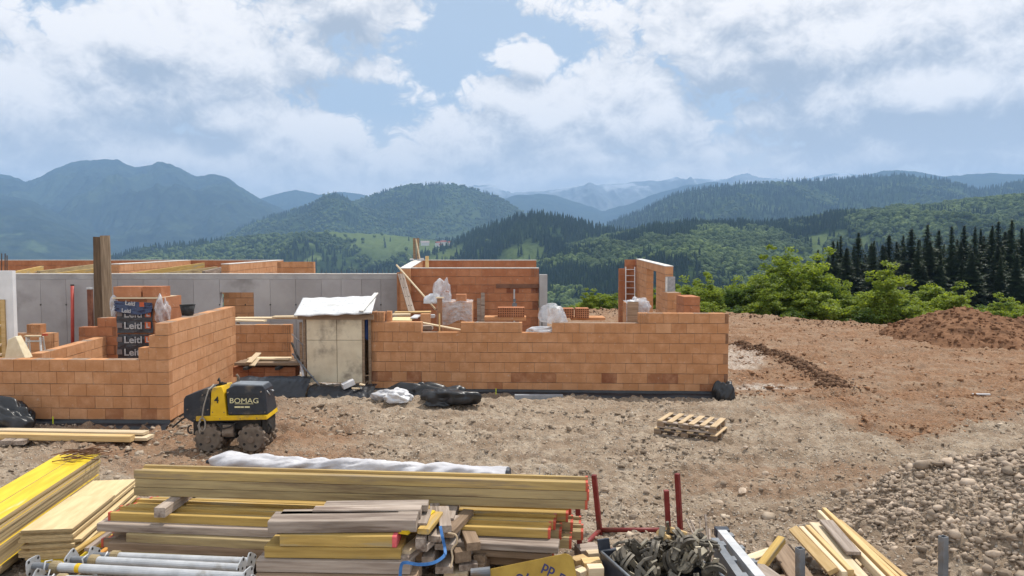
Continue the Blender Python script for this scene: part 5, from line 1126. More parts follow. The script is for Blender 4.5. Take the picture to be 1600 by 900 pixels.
# shed
def shed():
    Y = 18.4; x0, x1 = W(479, 545, Y).x, W(566, 545, Y).x; zb, zt = W(520, 598, Y).z, W(520, 494, Y).z; h = zt - zb
    t = empty('tool_shed', (x0, Y, zb), 0, 'pale plywood tool shed with a bright sloping foil roof between the brick walls', 'shed'); w = x1 - x0
    M_door = pmat('stained_pale_board', (.54, .45, .32), (.70, .61, .45), 2.2, .85, .15, 8, c3=(.27, .22, .17), spots=.13, lo=.2)
    for i, (a, b_) in enumerate(((0, w * .545), (w * .545, w))):
        mb = MB(); mb.box(((a + b_) / 2, .012, h * .32), (b_ - a - .012, .022, h * .64 * 1.0 - .01)); mb.box(((a + b_) / 2, .012, h * .82), (b_ - a - .012, .022, h * .36 - .01)); d = mb.build('door', M_door, t, bevel=.002)
    mb = MB()
    for (p, q) in (((0, .05), (0, 1.2)), ((w + .16, .05), (w + .16, 1.2))): mb.box((p[0], .6, h * .5), (.03, 1.1, h + .1))
    mb.box((w / 2, 1.18, h / 2), (w + .16, .03, h)); mb.box((w / 2 + .1, .62, .01), (w + .2, 1.1, .03)); mb.build('wall', M_bw, t)
    for x in (-.05, w + .03, w + .19): mb = MB(); mb.box((x, .02, h / 2 - .02), (.06, .06, h + .06)); mb.build('post', M_bw, t)
    mb = MB(); mb.box((w / 2 + .05, -.03, h - .02), (w + .5, .05, .12)); mb.build('fascia', M_bw, t)
    fl, fr, br, bl_ = W(459, 492.5, 18.15), W(581, 488, 18.15), W(588, 462, 19.65), W(473, 466, 19.65); o_ = Vector((x0, Y, zb)); mb = MB()
    nx, ny = 60, 30; V = []
    for k, dz in ((0, 0), (1, -.035)):
        for j in range(ny):
            for i in range(nx):
                u, v = i / (nx - 1), j / (ny - 1); p = (fl * (1 - u) + fr * u) * (1 - v) + (bl_ * (1 - u) + br * u) * v - o_
                e = .014 * math.sin(u * 30 + 6 * math.sin(v * 5)) * (.3 + v * .2) + .02 * (vn2(np.array([u * 9]), np.array([v * 5]), 3)[0] - .5) + (.012 * math.sin(u * 21) * (1 - v) ** 4)
                V.append((p.x, p.y + .02 * math.sin(u * 17) * (v < .02), p.z + dz + e))
    fs = []
    N = nx * ny
    for j in range(ny - 1):
        for i in range(nx - 1):
            a = j * nx + i; fs.append((a, a + 1, a + nx + 1, a + nx)); fs.append((N + a + nx, N + a + nx + 1, N + a + 1, N + a))
    for i in range(nx - 1): fs.append((i + 1, i, N + i, N + i + 1)); a = (ny - 1) * nx + i; fs.append((a, a + 1, N + a + 1, N + a))
    for j in range(ny - 1): a = j * nx; fs.append((a, a + nx, N + a + nx, N + a)); a += nx - 1; fs.append((a + nx, a, N + a, N + a + nx))
    mb.poly(V, fs); rf = mb.build('roof', pmat('silver_roof_foil', (.50, .50, .505), (.70, .70, .69), 9, .5, .5, 7, c3=(.50, .49, .47), spots=.05, bd=.03), t, smooth=True)
    mb = MB(); a, b_ = W(564, 489, 18.15) - o_, W(588, 461, 19.7) - o_; a.z += .045; b_.z += .05; M = frame(a, b_); mb.timber((b_ - a).length, .11, .03, .004, M); pl = mb.build('roof_plank', pmat('whitish_plank', (.58, .56, .52), (.70, .68, .64), 5, .8, .2), t)
    for s in (-.85, .8): mb = MB(); mb.tube([M @ Vector((s, 0, .016)), M @ Vector((s, 0, .018))], .018, 8); mb.build('plank_hole', M_dark, pl)
    # blue cloth hanging inside the gap on the right
    sheet('hanging_cloth', lambda u, v: (w + .04 + u * .1, .10 + .03 * np.sin(u * 9), h - .05 - v * .55 + .02 * np.sin(u * 5)), 8, 12, pmat('blue_cloth', (.03, .06, .18), (.06, .10, .28), 8, .9, .2), None, None, t)
shed()
# black sheet over the base in front of shed and board stack
def drape(name, px0, px1, ytop, ybot, Y, label, seed, dep=.5):
    a, b_ = W(px0, ytop, Y), W(px1, ytop, Y); zb = W(px0, ybot, Y - dep).z
    def f(u, v):
        n = fbm2(u * 6 + seed, v * 3, 3, seed, .5, True) - .6; n2 = fbm2(u * 14, v * 6 + seed, 3, seed) - .5; q = sst(v, .35, .55)
        return a.x + (b_.x - a.x) * u, Y + .35 * (1 - v / .4) * (v < .4) - dep * np.clip((v - .4) / .6, 0, 1) ** .8 + .10 * n * v, a.z - (a.z - zb) * np.clip((v - .36) / .64, 0, 1) ** 1.1 + .05 * n2 + .05 * n
    return sheet(name, f, 70, 30, M_memb, label, 'sheet')
drape('black_sheet', 372, 486, 592, 622, 17.9, 'black plastic sheet spread below the reddish board stack', 3, .6)
drape('black_sheet', 484, 586, 604, 626, 17.75, 'black plastic sheet over the step at the foot of the shed', 5, .4)
# boards stacked in front of the short brick wall
gb = 'boards of the small stack by the shed'
for i, (x0, y0, x1, y1, Y, w, h, m_, lab) in enumerate(((366, 567, 470, 567, 18.6, .5, .07, M_bw, 'long reddish brown plank at the front of the small board stack'), (386, 560, 452, 560, 18.9, .3, .05, M_pw, 'pale board on the small stack, under the crossed pieces'), (378, 563, 478, 563, 19.0, .25, .06, M_bw, 'brown plank at the back of the small board stack'))):
    plank('plank', pz(x0, y0, Y), pz(x1, y1, Y), w, h, m_, lab, 'plank', gb)
for (a, b_, lab) in (((393, 566, 18.55), (408, 551, 18.95), 'short pale board leaning crosswise on the small stack'), ((398, 571, 18.5), (406, 560, 18.75), 'second short pale board hanging over the stack edge')):
    plank('short_board', pz(*a), pz(*b_), .16, .025, M_pw, lab, 'board', gb)
t = empty('brick_stack', (W(413, 590, 18.75).x, 18.95, W(413, 591, 18.6).z), 0, 'low stack of red bricks under the small board stack', 'bricks'); mb = MB()
for l in range(2):
    for k in range(4): mb.tone = random.random() * .6; mb.box((-.6 + k * .4, 0, .065 + l * .13), (.39, .4, .122))
mb.build('brick', [M_brr, M_mort], t)
for px in (388, 437): mb = MB(); mb.box(pz(px, 574, 18.62), (.09, .5, .07)); tag(mb.build('bearer', M_dark), 'dark bearer block between the bricks and planks', 'block', 'bearers of the small board stack')
mb = MB(); p = pz(483, 590, 18.5); mb.box((p.x, p.y, p.z + .12), (.14, .1, .42)); tag(mb.build('orange_block', pmat('orange_plastic', (.48, .13, .02), (.56, .18, .03), 5, .6, .1), bevel=.01), 'upright orange block left of the shed', 'block')
mb = MB(); mb.tube([pz(470, 567, 18.5), pz(474, 590, 18.3), pz(476, 597, 18.25)], .035, 7); tag(mb.build('twisted_rope', M_film), 'twisted pale rope hanging from the small board stack', 'rope')
for (a, b_, r_, lab) in (((457, 553, 18.6), (506, 610, 17.75), .022, 'long grey pole leaning to the ground left of the shed'), ((456, 522, 19.4), (474, 540, 19.0), .012, 'thin rod leaning beside the short brick wall'), ((456, 536, 19.5), (478, 588, 18.6), .03, 'dark bent strip leaning beside the shed')):
    mb = MB(); mb.tube([pz(*a), pz(*b_)], r_, 7); tag(mb.build('pole', M_dark if r_ == .03 else M_gdark), lab, 'pole')
for (px, py, Y, d, rz, m_, lab) in ((544, 602, 17.7, (.30, .14, .13), .5, M_white, 'white brick shaped block tilted on the black step of the shed'), (530, 605, 17.85, (.22, .12, .05), .1, M_gw, 'grey offcut on the black step of the shed'), (556, 609, 17.6, (.2, .06, .03), .5, M_pw, 'small pale splinter on the black step'), (566, 603, 17.7, (.14, .07, .03), -.3, M_pw, 'pale chip of wood beside the shed door')):
    mb = MB(); mb.box((0, 0, 0), d); o = mb.build('scrap', m_, bevel=.006); o.location = pz(px, py, Y) + Vector((0, 0, .03)); o.rotation_euler = (.1, -.35 if d[0] > .25 else .1, rz); tag(o, lab, 'scrap')
# scaffold boards behind the short wall
for i, (x0, y0, x1, y1, Y, lab) in enumerate(((362, 500, 412, 501, 21.2, 'short scaffold board above the short brick wall'), (366, 496.5, 480, 496, 21.8, 'long scaffold board above the short brick wall'), (425, 494.5, 468, 494.0, 21.6, 'scaffold board piece lying on the long one'))): plank('scaffold_board', pz(x0, y0, Y), pz(x1, y1, Y), .3, .045, M_pw, lab, 'board', 'boards above the short wall')
for px in (372, 470): mb = MB(); p = pz(px, 500, 21.95); mb.box((p.x, p.y, p.z / 2 - .05), (.07, .07, p.z - .04)); tag(mb.build('trestle_leg', M_bw), 'wooden leg carrying the scaffold boards behind the short wall', 'trestle', 'trestle legs')
# black bags and foil at the foot of the front wall
g_ = gz(-1.75, 16.9)
crumple('black_bag', (-1.50, 16.85, gz(-1.5, 16.85) - .03), (.60, .36, .27), M_black, 3, 1.0, 'big crumpled black plastic heap at the foot of the front wall', 'plastic', sc=2.8)
crumple('black_bag', (-2.15, 17.5, gz(-2.2, 17.5) - .02), (.66, .26, .34), M_black, 8, .9, 'black plastic bundle leaning on the front wall behind the white foil', 'plastic', sc=2.6)
crumple('white_foil', (-2.66, 16.9, gz(-2.6, 16.95) - .03), (.36, .24, .20), M_white, 5, .85, 'crumpled white foil beside the black plastic heap', 'plastic', sc=3.2)
crumple('white_foil', (-2.93, 17.2, gz(-2.95, 17.2) - .03), (.3, .22, .16), pmat('grey_foil', (.35, .35, .37), (.5, .5, .52), 5, .35, .2, spec=.6), 6, .6, 'small grey foil scrap at the left of the white foil', 'plastic', sc=3)
crumple('black_bag', (5.13, 17.75, gz(5.1, 17.7) - .05), (.31, .22, .42), M_black, 11, .75, 'black plastic gathered round the right corner of the front wall', 'plastic', sc=2.2)
crumple('black_bag', (-10.0, 14.45, gz(-10, 14.4) - .03), (.62, .3, .42), M_black, 13, .8, 'black bag leaning on the corner wall at the left edge', 'plastic', sc=2.2)
p = pz(842, 627, 17.5); mb = MB(); mb.box((p.x, p.y + .06, p.z + .075), (1.16, .12, .15)); tag(mb.build('foam_slab', pmat('grey_foam', (.22, .23, .25), (.30, .31, .33), 9, .8, .2), bevel=.008), 'flat grey slab set against the foot of the front wall', 'slab')
for px, py, Y, lab in ((775, 616, 17.9, 'small neon yellow marker stick at the foot of the front wall'), (83, 662, 14.75, 'small neon yellow marker stick at the foot of the corner wall')):
    p = pz(px, py, Y); mb = MB(); mb.box((p.x, p.y, p.z + .07), (.018, .012, .15)); tag(mb.build('marker_stick', pmat('neon_yellow', (.55, .62, .02), (.62, .70, .03), 5, .6, 0) if 'neon_yellow' not in MATS else MATS['neon_yellow']), lab, 'marker', 'marker sticks')
# planks lying on the yard at the left
gpk = 'planks lying on the yard at the left'
def yard_plank(x0, y0, x1, y1, z, w, h, m_, lab): return plank('plank', Wz(x0, y0, z), Wz(x1, y1, z), w, h, m_, lab, 'plank', gpk)
yard_plank(-70, 671, 224, 676, .17, .20, .05, M_pw, 'pale plank at the back of the planks lying on the yard')
yard_plank(-70, 677, 203, 682, .16, .16, .11, M_nw, 'thick pine beam in front of the pale plank on the yard')
yard_plank(168, 684, 229, 684, .10, .30, .06, M_pw, 'short pale plank under the right end of the pine beam')
for px, lab in ((4, 'pale bearer block under the yard planks at the left edge'), (24, 'second bearer block under the yard planks')):
    p = Wz(px, 689, .09); mb = MB(); mb.timber(.6, .2, .08, .005); o = mb.build('bearer', M_gw); o.matrix_world = Matrix.Translation((p.x, p.y + .3, .05 + gflat(p.x, p.y))) @ Matrix.Rotation(math.pi / 2 + .15, 4, 'Z'); tag(o, lab, 'block', 'bearers under the yard planks')
# white stick on the red soil, loose stones
p = G(1533, 616, .02); mb = MB(); mb.box((0, 0, .03), (.42, .06, .03)); o = mb.build('white_batten', M_white); o.location = (p.x, p.y, gz(p.x, p.y)); o.rotation_euler = (0, 0, -.1); tag(o, 'lone white batten on the red soil at the right', 'batten')
def loose_stone(px, py, s, seed):
    p = G(px, py, 0.1); z = gz(p.x, p.y); z = gz(*G(px, py, z)[:2]); p = G(px, py, z); bm = bmesh.new(); bmesh.ops.create_icosphere(bm, subdivisions=2, radius=s); r = random.Random(seed)
    sx, sy, sz = r.uniform(.8, 1.3), r.uniform(.7, 1.1), r.uniform(.5, .8)
    for v in bm.verts: n = 1 + .5 * (vn3(np.array([v.co.x / s * 1.3]), np.array([v.co.y / s * 1.3]), np.array([v.co.z / s * 1.3]), seed)[0] - .5); v.co = Vector((v.co.x * sx, v.co.y * sy, v.co.z * sz)) * n
    me = bpy.data.meshes.new('stone'); bm.to_mesh(me); bm.free(); a = me.attributes.new('tone', 'FLOAT', 'FACE'); a.data.foreach_set('value', np.full(len(me.polygons), r.random(), np.float32))
    tag(link('stone', me, None, m_st, (p.x, p.y, z + s * .3), (0, 0, r.uniform(0, 6))), 'fist sized loose stone lying on the open gravel yard', 'stone', 'loose stones on the yard')
for i, (px, py, s) in enumerate(((945, 768, .075), (990, 811, .07), (1112, 707, .05), (880, 790, .05), (1005, 708, .06), (1120, 788, .08), (1165, 700, .05), (905, 820, .05), (1340, 762, .07), (760, 706, .045), (640, 700, .05), (1196, 742, .06), (955, 835, .06), (1262, 700, .05), (1130, 756, .05), (540, 712, .05), (1060, 722, .04), (850, 722, .045), (1010, 770, .05), (1160, 770, .09), (1225, 800, .05), (700, 680, .04))): loose_stone(px, py, s, i + 3)

# ---------------------------------------------------------------- left room: packed brick stack, posts, panel, ladder
def brick_pack():
    Yp = 16.55; x0, x1 = W(181, 520, Yp).x, W(255, 520, Yp).x; w = x1 - x0; D = .95; z0 = .1
    z = lambda py: W(218, py, Yp).z
    t = empty('brick_pallet', (x0, Yp, z0), 0, 'tall stack of packed bricks wrapped in printed black film, torn open at the top', 'bricks')
    mb = MB(); r = random.Random(3)
    zt = z(465) - z0; n = 9; h = zt / n
    for l in range(n):
        for c in range(3): mb.tone = r.uniform(.2, .7); mb.box((w * (c + .5) / 3, D / 2, h * (l + .5)), (w / 3 - .006, D, h - .008))
    mb.build('brick_block', [M_brr], t)
    # printed film: a band round the front, in two packs
    M_pf = pmat('black_printed_film', (.016, .015, .02), (.036, .034, .04), 6, .32, .35, spec=.5, bd=.02)
    M_lt = pmat('pale_print', (.36, .34, .335), (.46, .44, .43), 5, .5, 0); M_or = pmat('orange_print', (.45, .085, .03), (.55, .12, .04), 5, .5, 0); M_gy = pmat('grey_print', (.15, .12, .115), (.2, .16, .15), 5, .5, 0)
    xa, xb = W(184, 520, Yp).x - x0, W(240, 520, Yp).x - x0
    def film(za, zb, seed):
        u, v = np.meshgrid(np.linspace(0, 1, 50), np.linspace(0, 1, 40)); n_ = fbm2(u * 5 + seed, v * 6, 4, seed, .5, True) - .6
        X = xa + (xb - xa) * u + .01 * np.sin(v * 9); Y_ = -.022 - .022 * n_; Z = zb + (za - zb) * v; return link('film', np_mesh('film', np.stack([X, Y_, Z], -1).reshape(-1, 3), grid_faces(40, 50), True), t, M_pf)
    rows = [(493, 486, 524), (512, 522, 532), (533, 530, 545), (555, 550, 566)]
    f1 = film(z(481) - z0, z(520) - z0, 1); f2 = film(z(522) - z0, z(575) - z0, 2)
    for py, par in ((491, f1), (509, f1), (531, f2), (550.5, f2)):
        o = link('lettering', text_mesh('Leitl', .215, .002, .004), par, M_lt, (W(209.5, py, Yp).x - x0, -.045, z(py) - z0), FACING); o.scale = (1.12, 1, 1)
        mb = MB(); mb.box((W(232.5, py, Yp).x - x0, -.044, z(py - 1) - z0), (.13, .004, .15)); mb.build('logo_square', M_or, par)
        link('lettering', text_mesh('L', .15, .002, .006), par, M_lt, (W(232.5, py, Yp).x - x0, -.048, z(py - .5) - z0), FACING)
        mb = MB(); mb.box((W(188.5, py, Yp).x - x0, -.044, z(py - 1) - z0), (.12, .004, .11)); mb.build('logo_square', M_gy, par)
        mb = MB(); mb.box((W(211, py + 8.5, Yp).x - x0, -.044, z(py + 8.5) - z0), (.11, .003, .006)); mb.build('lettering_line', M_gy, par)
    # dark blue loose flap hanging over the top edge
    ya = lambda u: 468 + 0 * u
    def flap(u, v):
        px = 183 + 59 * u; py = 470 + 3 * u + v * (14 + 6 * np.sin(u * 3.1)); n_ = fbm2(u * 4, v * 4, 3, 9, .5, True) - .6
        return (px - 181) / 74 * w, -.07 - .09 * n_ - .05 * v, z(470) - z0 - (py - 470) / F * Yp + .02 * n_
    fl = sheet('film_flap', flap, 40, 20, pmat('navy_printed_film', (.018, .03, .075), (.04, .055, .12), 6, .3, .4, spec=.5, bd=.02), None, None, t)
    for tx, px, py, s, rz in (('Leitl', 209, 473.5, .13, -.12), ('Leitl', 203, 485, .12, -.1)): link('lettering', text_mesh(tx, s, .002, .003), fl, M_lt, (W(px, py, Yp).x - x0, -.16, z(py) - z0), (math.pi / 2, 0, 0)).rotation_euler = Euler((math.pi / 2, -rz, 0))
    mb = MB(); mb.box((W(227, 475, Yp).x - x0, -.16, z(475) - z0), (.1, .004, .1)); mb.build('logo_square', M_or, fl)
    # clear film bunched at both upper corners
    o = crumple('clear_film', (W(179, 485, Yp).x - x0, .06, z(494) - z0), (.10, .16, .22), M_film, 21, .7, parent=t, fl=.9, sc=2.5)
    o = crumple('clear_film', (W(251, 488, Yp).x - x0, .10, z(509) - z0), (.13, .22, .34), M_film, 23, .65, parent=t, fl=.9, sc=2.8)
    return t, x0, Yp, z(465)
t, x0, Yp, ztop = brick_pack()
hole_m = None
def loose_brick(c, d, rz, mat, label, group=None, holes=True, name='loose_brick', cap=True):
    """a hollow brick lying with its perforated face to the front"""
    t = empty(name, c, rz, label, 'brick', group); mb = MB(); mb.tone = random.uniform(.3, .8); mb.box((0, 0, d[2] / 2), d); mb.build('brick_body', mat, t)
    if holes:
        mb = MB(); nx, nz = max(3, int(d[0] / .055)), max(2, int(d[2] / .05))
        for i in range(nx):
            for j in range(nz): mb.box((-d[0] / 2 + d[0] * (i + .5) / nx, -d[1] / 2 - .001, d[2] * (j + .5) / nz), (d[0] / nx * .55, .004, d[2] / nz * .6))
        mb.build('perforation', pmat('hole_shade', (.07, .025, .015), (.11, .04, .02), 5, 1, 0) if 'hole_shade' not in MATS else MATS['hole_shade'], t)
    return t
xc = lambda px, Y: W(px, 500, Y).x
loose_brick((xc(199, 16.6), 16.85, ztop + .005), (.62, .45, .235), .0, [M_brr], 'left loose brick on top of the wrapped brick stack', 'loose bricks on the wrapped stack', False)
loose_brick((xc(237.5, 16.6), 16.85, ztop + .005), (.42, .45, .235), .02, [M_brr], 'right loose brick on top of the wrapped brick stack', 'loose bricks on the wrapped stack', False)
mb = MB(); mb.box((xc(218, 16.6), 16.9, ztop - .01), (1.08, .8, .03)); tag(mb.build('paper_layer', M_pw), 'pale layer board under the two loose bricks', 'board')
def bucket(c, label):
    t = empty('mortar_bucket', c, .2, label, 'bucket'); mb = MB(); n = 20
    for (r0, r1, z0, z1) in ((.12, .165, 0, .24),):
        P = [(r0 * math.cos(a), r0 * math.sin(a) * .8, z0) for a in np.linspace(0, 6.283, n + 1)[:-1]] + [(r1 * math.cos(a), r1 * math.sin(a) * .8, z1) for a in np.linspace(0, 6.283, n + 1)[:-1]] + [((r1 - .01) * math.cos(a), (r1 - .01) * math.sin(a) * .8, z1) for a in np.linspace(0, 6.283, n + 1)[:-1]] + [((r0 - .008) * math.cos(a), (r0 - .008) * math.sin(a) * .8, z0 + .02) for a in np.linspace(0, 6.283, n + 1)[:-1]]
        mb.poly(P, [(k * n + i, k * n + (i + 1) % n, (k + 1) * n + (i + 1) % n, (k + 1) * n + i) for k in range(3) for i in range(n)] + [tuple(range(n))[::-1], tuple(range(3 * n, 4 * n))])
    mb.build('tub', pmat('black_rubber', (.018, .018, .02), (.05, .048, .046), 6, .6, .2), t, smooth=True)
    mb = MB(); mb.tube([(.168 * math.cos(a), .168 * math.sin(a) * .8, .24) for a in np.linspace(0, 6.283, 24)], .008, 6, False); mb.build('rim', MATS['black_rubber'], t, smooth=True)
p = W(274.5, 502, 17.0); bucket((-7.35, 16.7, 2.12), 'black mortar tub standing on the bright side wall by the brick stack')
# two tall weathered planks, red pole, rusty post
for (px, yt, yb, Y, w, d, m_, lab, ry) in ((153.5, 370, 530, 21.6, .235, .06, M_bw, 'left one of the two tall weathered planks standing behind the brick stack', .012), (167, 368, 530, 21.5, .27, .06, M_gw, 'right one of the two tall weathered planks, slightly taller', -.01)):
    a, b_ = W(px, yt, Y), W(px, yb, Y); mb = MB(); mb.timber(a.z - b_.z, w, d, .006); o = mb.build('tall_plank', wood('upright_brown_wood', (.085, .055, .033), (.17, .11, .065)) if m_ is M_bw else wood('upright_grey_wood', (.18, .125, .08), (.32, .235, .155))); o.matrix_world = Matrix.Translation((a + b_) / 2) @ Matrix.Rotation(ry, 4, 'Y') @ Matrix.Rotation(math.pi / 2, 4, 'Y') @ Matrix.Rotation(math.pi / 2, 4, 'X'); tag(o, lab, 'plank', 'tall planks behind the brick stack')
mb = MB(); mb.tube([W(113, 445, 22.7), W(113.5, 545, 22.6)], .05, 10); o = mb.build('red_pole', pmat('red_plastic_pipe', (.38, .055, .045), (.48, .085, .06), 5, .5, .1), smooth=True); tag(o, 'red plastic pipe standing against the grey concrete wall', 'pipe')
mb = MB(); mb.tube([W(113, 446.5, 22.7), W(113, 444.5, 22.7)], .055, 10); mb.build('pipe_cap', M_dark, o)
mb = MB(); p = W(140.5, 452, 22.4); mb.box((p.x, p.y, p.z / 2), (.13, .1, p.z)); o = mb.build('rusty_post', pmat('rust', (.15, .06, .04), (.24, .10, .06), 6, .9, .3)); tag(o, 'rusty brown post beside the two tall planks', 'post')
mb = MB(); mb.box((p.x, p.y, p.z + .03), (.15, .12, .06)); mb.build('post_head', M_galv, o)
# white panel with a wooden lattice at the left edge
def white_panel():
    Y = 17.0; t = empty('white_wall_panel', (0, 0, 0), 0, 'white wall panel with a wood framed opening at the left edge of the photo', 'panel')
    x1 = W(21.5, 500, Y).x; x0 = x1 - 1.6; zt = W(10, 423, Y).z; xo = W(9.5, 500, Y).x; zo = W(10, 468, Y).z
    mb = MB(); mb.box(((x0 + x1) / 2, Y + .06, (zt + zo) / 2), (x1 - x0, .12, zt - zo)); mb.box(((xo + x1) / 2 , Y + .06, zo / 2), (x1 - xo, .12, zo)); mb.build('panel_board', pmat('white_board', (.62, .61, .60), (.72, .71, .70), 2, .8, .15, c3=(.5, .49, .47), spots=.03), t)
    mb = MB(); mb.box((xo - .05, Y + .03, zo / 2), (.09, .14, zo - .005)); mb.box((xo - .5, Y + .03, zo - .045), (.8, .14, .08)); mb.build('wood_frame', M_nw, t)
    for py in (509, 539, 554): mb = MB(); mb.box((xo - .5, Y + .05, W(5, py, Y).z), (.8, .2, .035)); mb.build('shelf', M_pw, t)
    mb = MB(); mb.box((xo - .5, Y + .3, zo / 2), (.8, .02, zo)); mb.build('back_board', M_yb, t)
white_panel()
p = W(22, 560, 16.3); mb = MB(); mb.hexa([(p.x - .15, 16.2, 1.2), (p.x + .32, 16.2, 1.2), (p.x + .3, 16.5, 1.2), (p.x - .15, 16.5, 1.2)], [(p.x - .1, 16.25, 1.62), (p.x + .08, 16.25, 1.70), (p.x + .08, 16.45, 1.70), (p.x - .1, 16.45, 1.62)]); tag(mb.build('insulation_piece', pmat('pale_foam', (.62, .52, .34), (.72, .62, .44), 8, .9, .2), bevel=.02), 'pale foam wedge below the white panel on the corner wall', 'insulation')
def step_ladder():
    Y = 18.6; t = empty('step_ladder', (0, 0, 0), 0, 'aluminium step ladder standing inside the left room', 'ladder'); al = pmat('aluminium', (.56, .55, .53), (.68, .67, .65), 6, .5, .1, metal=0)
    P = lambda px, py, d: W(px, py, Y + d)
    for a, b_ in (((41.5, 525), (42, 585)), ((63, 525), (66, 585))): mb = MB(); q0, q1 = P(*a, 0), P(*b_, -.35); M = frame(q0, q1) if False else None; mb.tube([q0, q1], .026, 6); mb.build('stile', al, t)
    for a, b_ in (((45, 526), (50, 585)), ((67, 526), (76, 585))): mb = MB(); mb.tube([P(*a, .05), P(*b_, .5)], .02, 6); mb.build('rear_leg', al, t)
    for py in (533, 554, 573): mb = MB(); q0, q1 = P(42, py, -.35 * (py - 525) / 60), P(64 + (py - 525) * .05, py, -.35 * (py - 525) / 60); mb.box((q0 + q1) / 2, ((q1 - q0).length, .09, .025)); mb.build('step', al, t)
    mb = MB(); q = P(53, 525, .03); mb.box(q, (.42, .14, .03)); mb.build('top_cap', M_pw, t)
    mb = MB(); q = P(70, 523, .03); mb.box(q, (.12, .05, .05)); mb.build('red_grip', M_redcap, t)
step_ladder()
# yellow beams laid across the upper rooms
for i, (x0, y0, x1, y1, m_) in enumerate(((14, 426.5, 66, 416, M_yb), (60, 424, 150, 413, M_yw), (88, 427, 200, 413.5, M_yb), (150, 424, 252, 411.5, M_yw), (206, 427, 318, 411, M_yb), (258, 427, 338, 417, M_yw), (318, 424, 384, 409.5, M_gw))):
    Y0, Y1 = 25.4, 32.0; a, b_ = W(x0, y0 - .5, Y0), W(x1, y1 - .5, Y1); a.z -= .1; b_.z -= .1
    mb = MB(); mb.box((0, 0, 0), ((b_ - a).length, .10, .20)); o = mb.build('roof_beam', m_); o.matrix_world = frame(a, b_); tag(o, 'long wooden beam laid across the upper rooms behind the concrete wall', 'beam', 'beams across the upper rooms')
for px in (2.5, 8, 11): mb = MB(); mb.tube([W(px, 430, 24), W(px, 396 + (px > 8) * 3, 24)], .016, 6); tag(mb.build('rebar', MATS['rebar_steel']), 'upright rebar rod above the white panel', 'rebar', 'rebar rods at the left edge')

# ---------------------------------------------------------------- right room
def perforated_plank():
    a, b_ = W(626, 428, 21.9), W(643.5, 488, 21.2); t = bpy.data.objects.new('perforated_plank', None); COL.objects.link(t); d = (a - b_); M = d.to_track_quat('X', 'Z').to_matrix().to_4x4(); M.translation = (a + b_) / 2; t.matrix_world = M; tag(t, 'wooden plank with paired holes leaning by the brick room jamb', 'plank')
    mb = MB(); mb.box((0, 0, 0), (d.length, .2, .03)); mb.build('board', M_gw, t)
    for k in range(4):
        for s in (-.045, .045): mb = MB(); mb.tube([(d.length * (.5 - .14 - k * .23), s, -.018), (d.length * (.5 - .14 - k * .23), s, .018)], .016, 8); mb.build('hole', MATS['dark_hole'], t)
perforated_plank()
mb = MB(); mb.tube([W(619.5, 414, 21.6), W(654, 453, 20.8), W(681, 484, 20.2)], .026, 8); tag(mb.build('pale_pole', M_pw), 'long pale pole leaning diagonally across the brick room', 'pole')
# post pair with a brace on the room rim
t = empty('formwork_post', (0, 0, 0), 0, 'dark wooden post pair with a brace on the rim of the brick room', 'post')
for px in (647.5, 653): mb = MB(); a, b_ = W(px, 372, 25.6), W(px, 404.5, 25.6); mb.box((a + b_) / 2, (.085, .1, a.z - b_.z)); mb.build('post', M_bw, t)
mb = MB(); mb.tube([W(650, 374, 25.5), W(656, 404, 25.3)], .025, 6); mb.build('brace', M_pw, t)
mb = MB(); a, b_ = W(667.5, 400, 22.7), W(667, 421, 22.38); mb.box((a + b_) / 2, (.10, .05, a.z - b_.z)); tag(mb.build('upright_stub', M_nw), 'short wooden stub standing on the front rim of the brick room', 'stub')
mb = MB(); p = W(657, 405, 25.7); mb.box(p, (.2, .2, .08)); mb.box((p.x - .3, p.y, p.z), (.12, .2, .06)); tag(mb.build('white_pad', M_white), 'white pads at the foot of the post pair', 'pad')
# wrapped brick pack with a plastic hood
def pack(px0, px1, yt, Y, D, label, seed):
    x0, x1 = xc(px0, Y), xc(px1, Y); zt = W(700, yt, Y).z; t = empty('brick_pallet', (x0, Y, .05), 0, label, 'bricks'); mb = MB(); w = x1 - x0; n = int((zt - .05) / .25); h = (zt - .05) / n; r = random.Random(seed)
    for l in range(n):
        for c in range(3): mb.tone = r.uniform(.3, .9); mb.box((w * (c + .5) / 3, D / 2, h * (l + .5)), (w / 3 - .006, D, h - .008))
    mb.build('brick_block', [M_br], t)
    def f(u, v):
        n_ = fbm2(u * 5 + seed, v * 5, 4, seed, .5, True) - .6; return -.02 + (w + .04) * u, -.03 - .06 * n_ * (v > .1) + D * .9 * np.clip(1 - v / .25, 0, 1), (zt - .05) * 1.005 + .04 * (n_ + .4) * (v < .4) - np.clip(v - .25, 0, 1) * (.75 + .1 * np.sin(u * 7)) + .012
    sheet('film', f, 60, 60, M_film, None, None, t)
    return t, w, zt
t, w, zt = pack(684, 737, 473, 19.9, .9, 'brick stack under clear film with a bunched plastic hood in the right room', 4)
crumple('film_hood', (w * .12, .25, zt - .06), (.22, .2, .40), M_film, 31, .8, parent=t, fl=.5, sc=2.2)
crumple('film_hood', (-.10, .2, zt - .08), (.24, .16, .16), M_white, 33, .7, parent=t, fl=.5, sc=2.4)
loose_brick((xc(720.5, 20), 20.1, zt - .0), (.27, .3, .22), 0, [M_brr], 'single red brick on the film wrapped stack', None, False)
loose_brick((xc(694, 20), 20.2, zt + .04), (.2, .25, .26), .2, [M_brr], 'red brick poking out of the bunched plastic hood', None, False)
mb = MB(); a = W(687, 466, 19.5); mb.box((a.x, a.y, a.z / 2), (.13, .1, a.z)); o = mb.build('brown_post', pmat('brown_pine', (.26, .13, .07), (.34, .18, .10), 5, .8, .2)); tag(o, 'reddish brown post before the film wrapped brick stack', 'post')
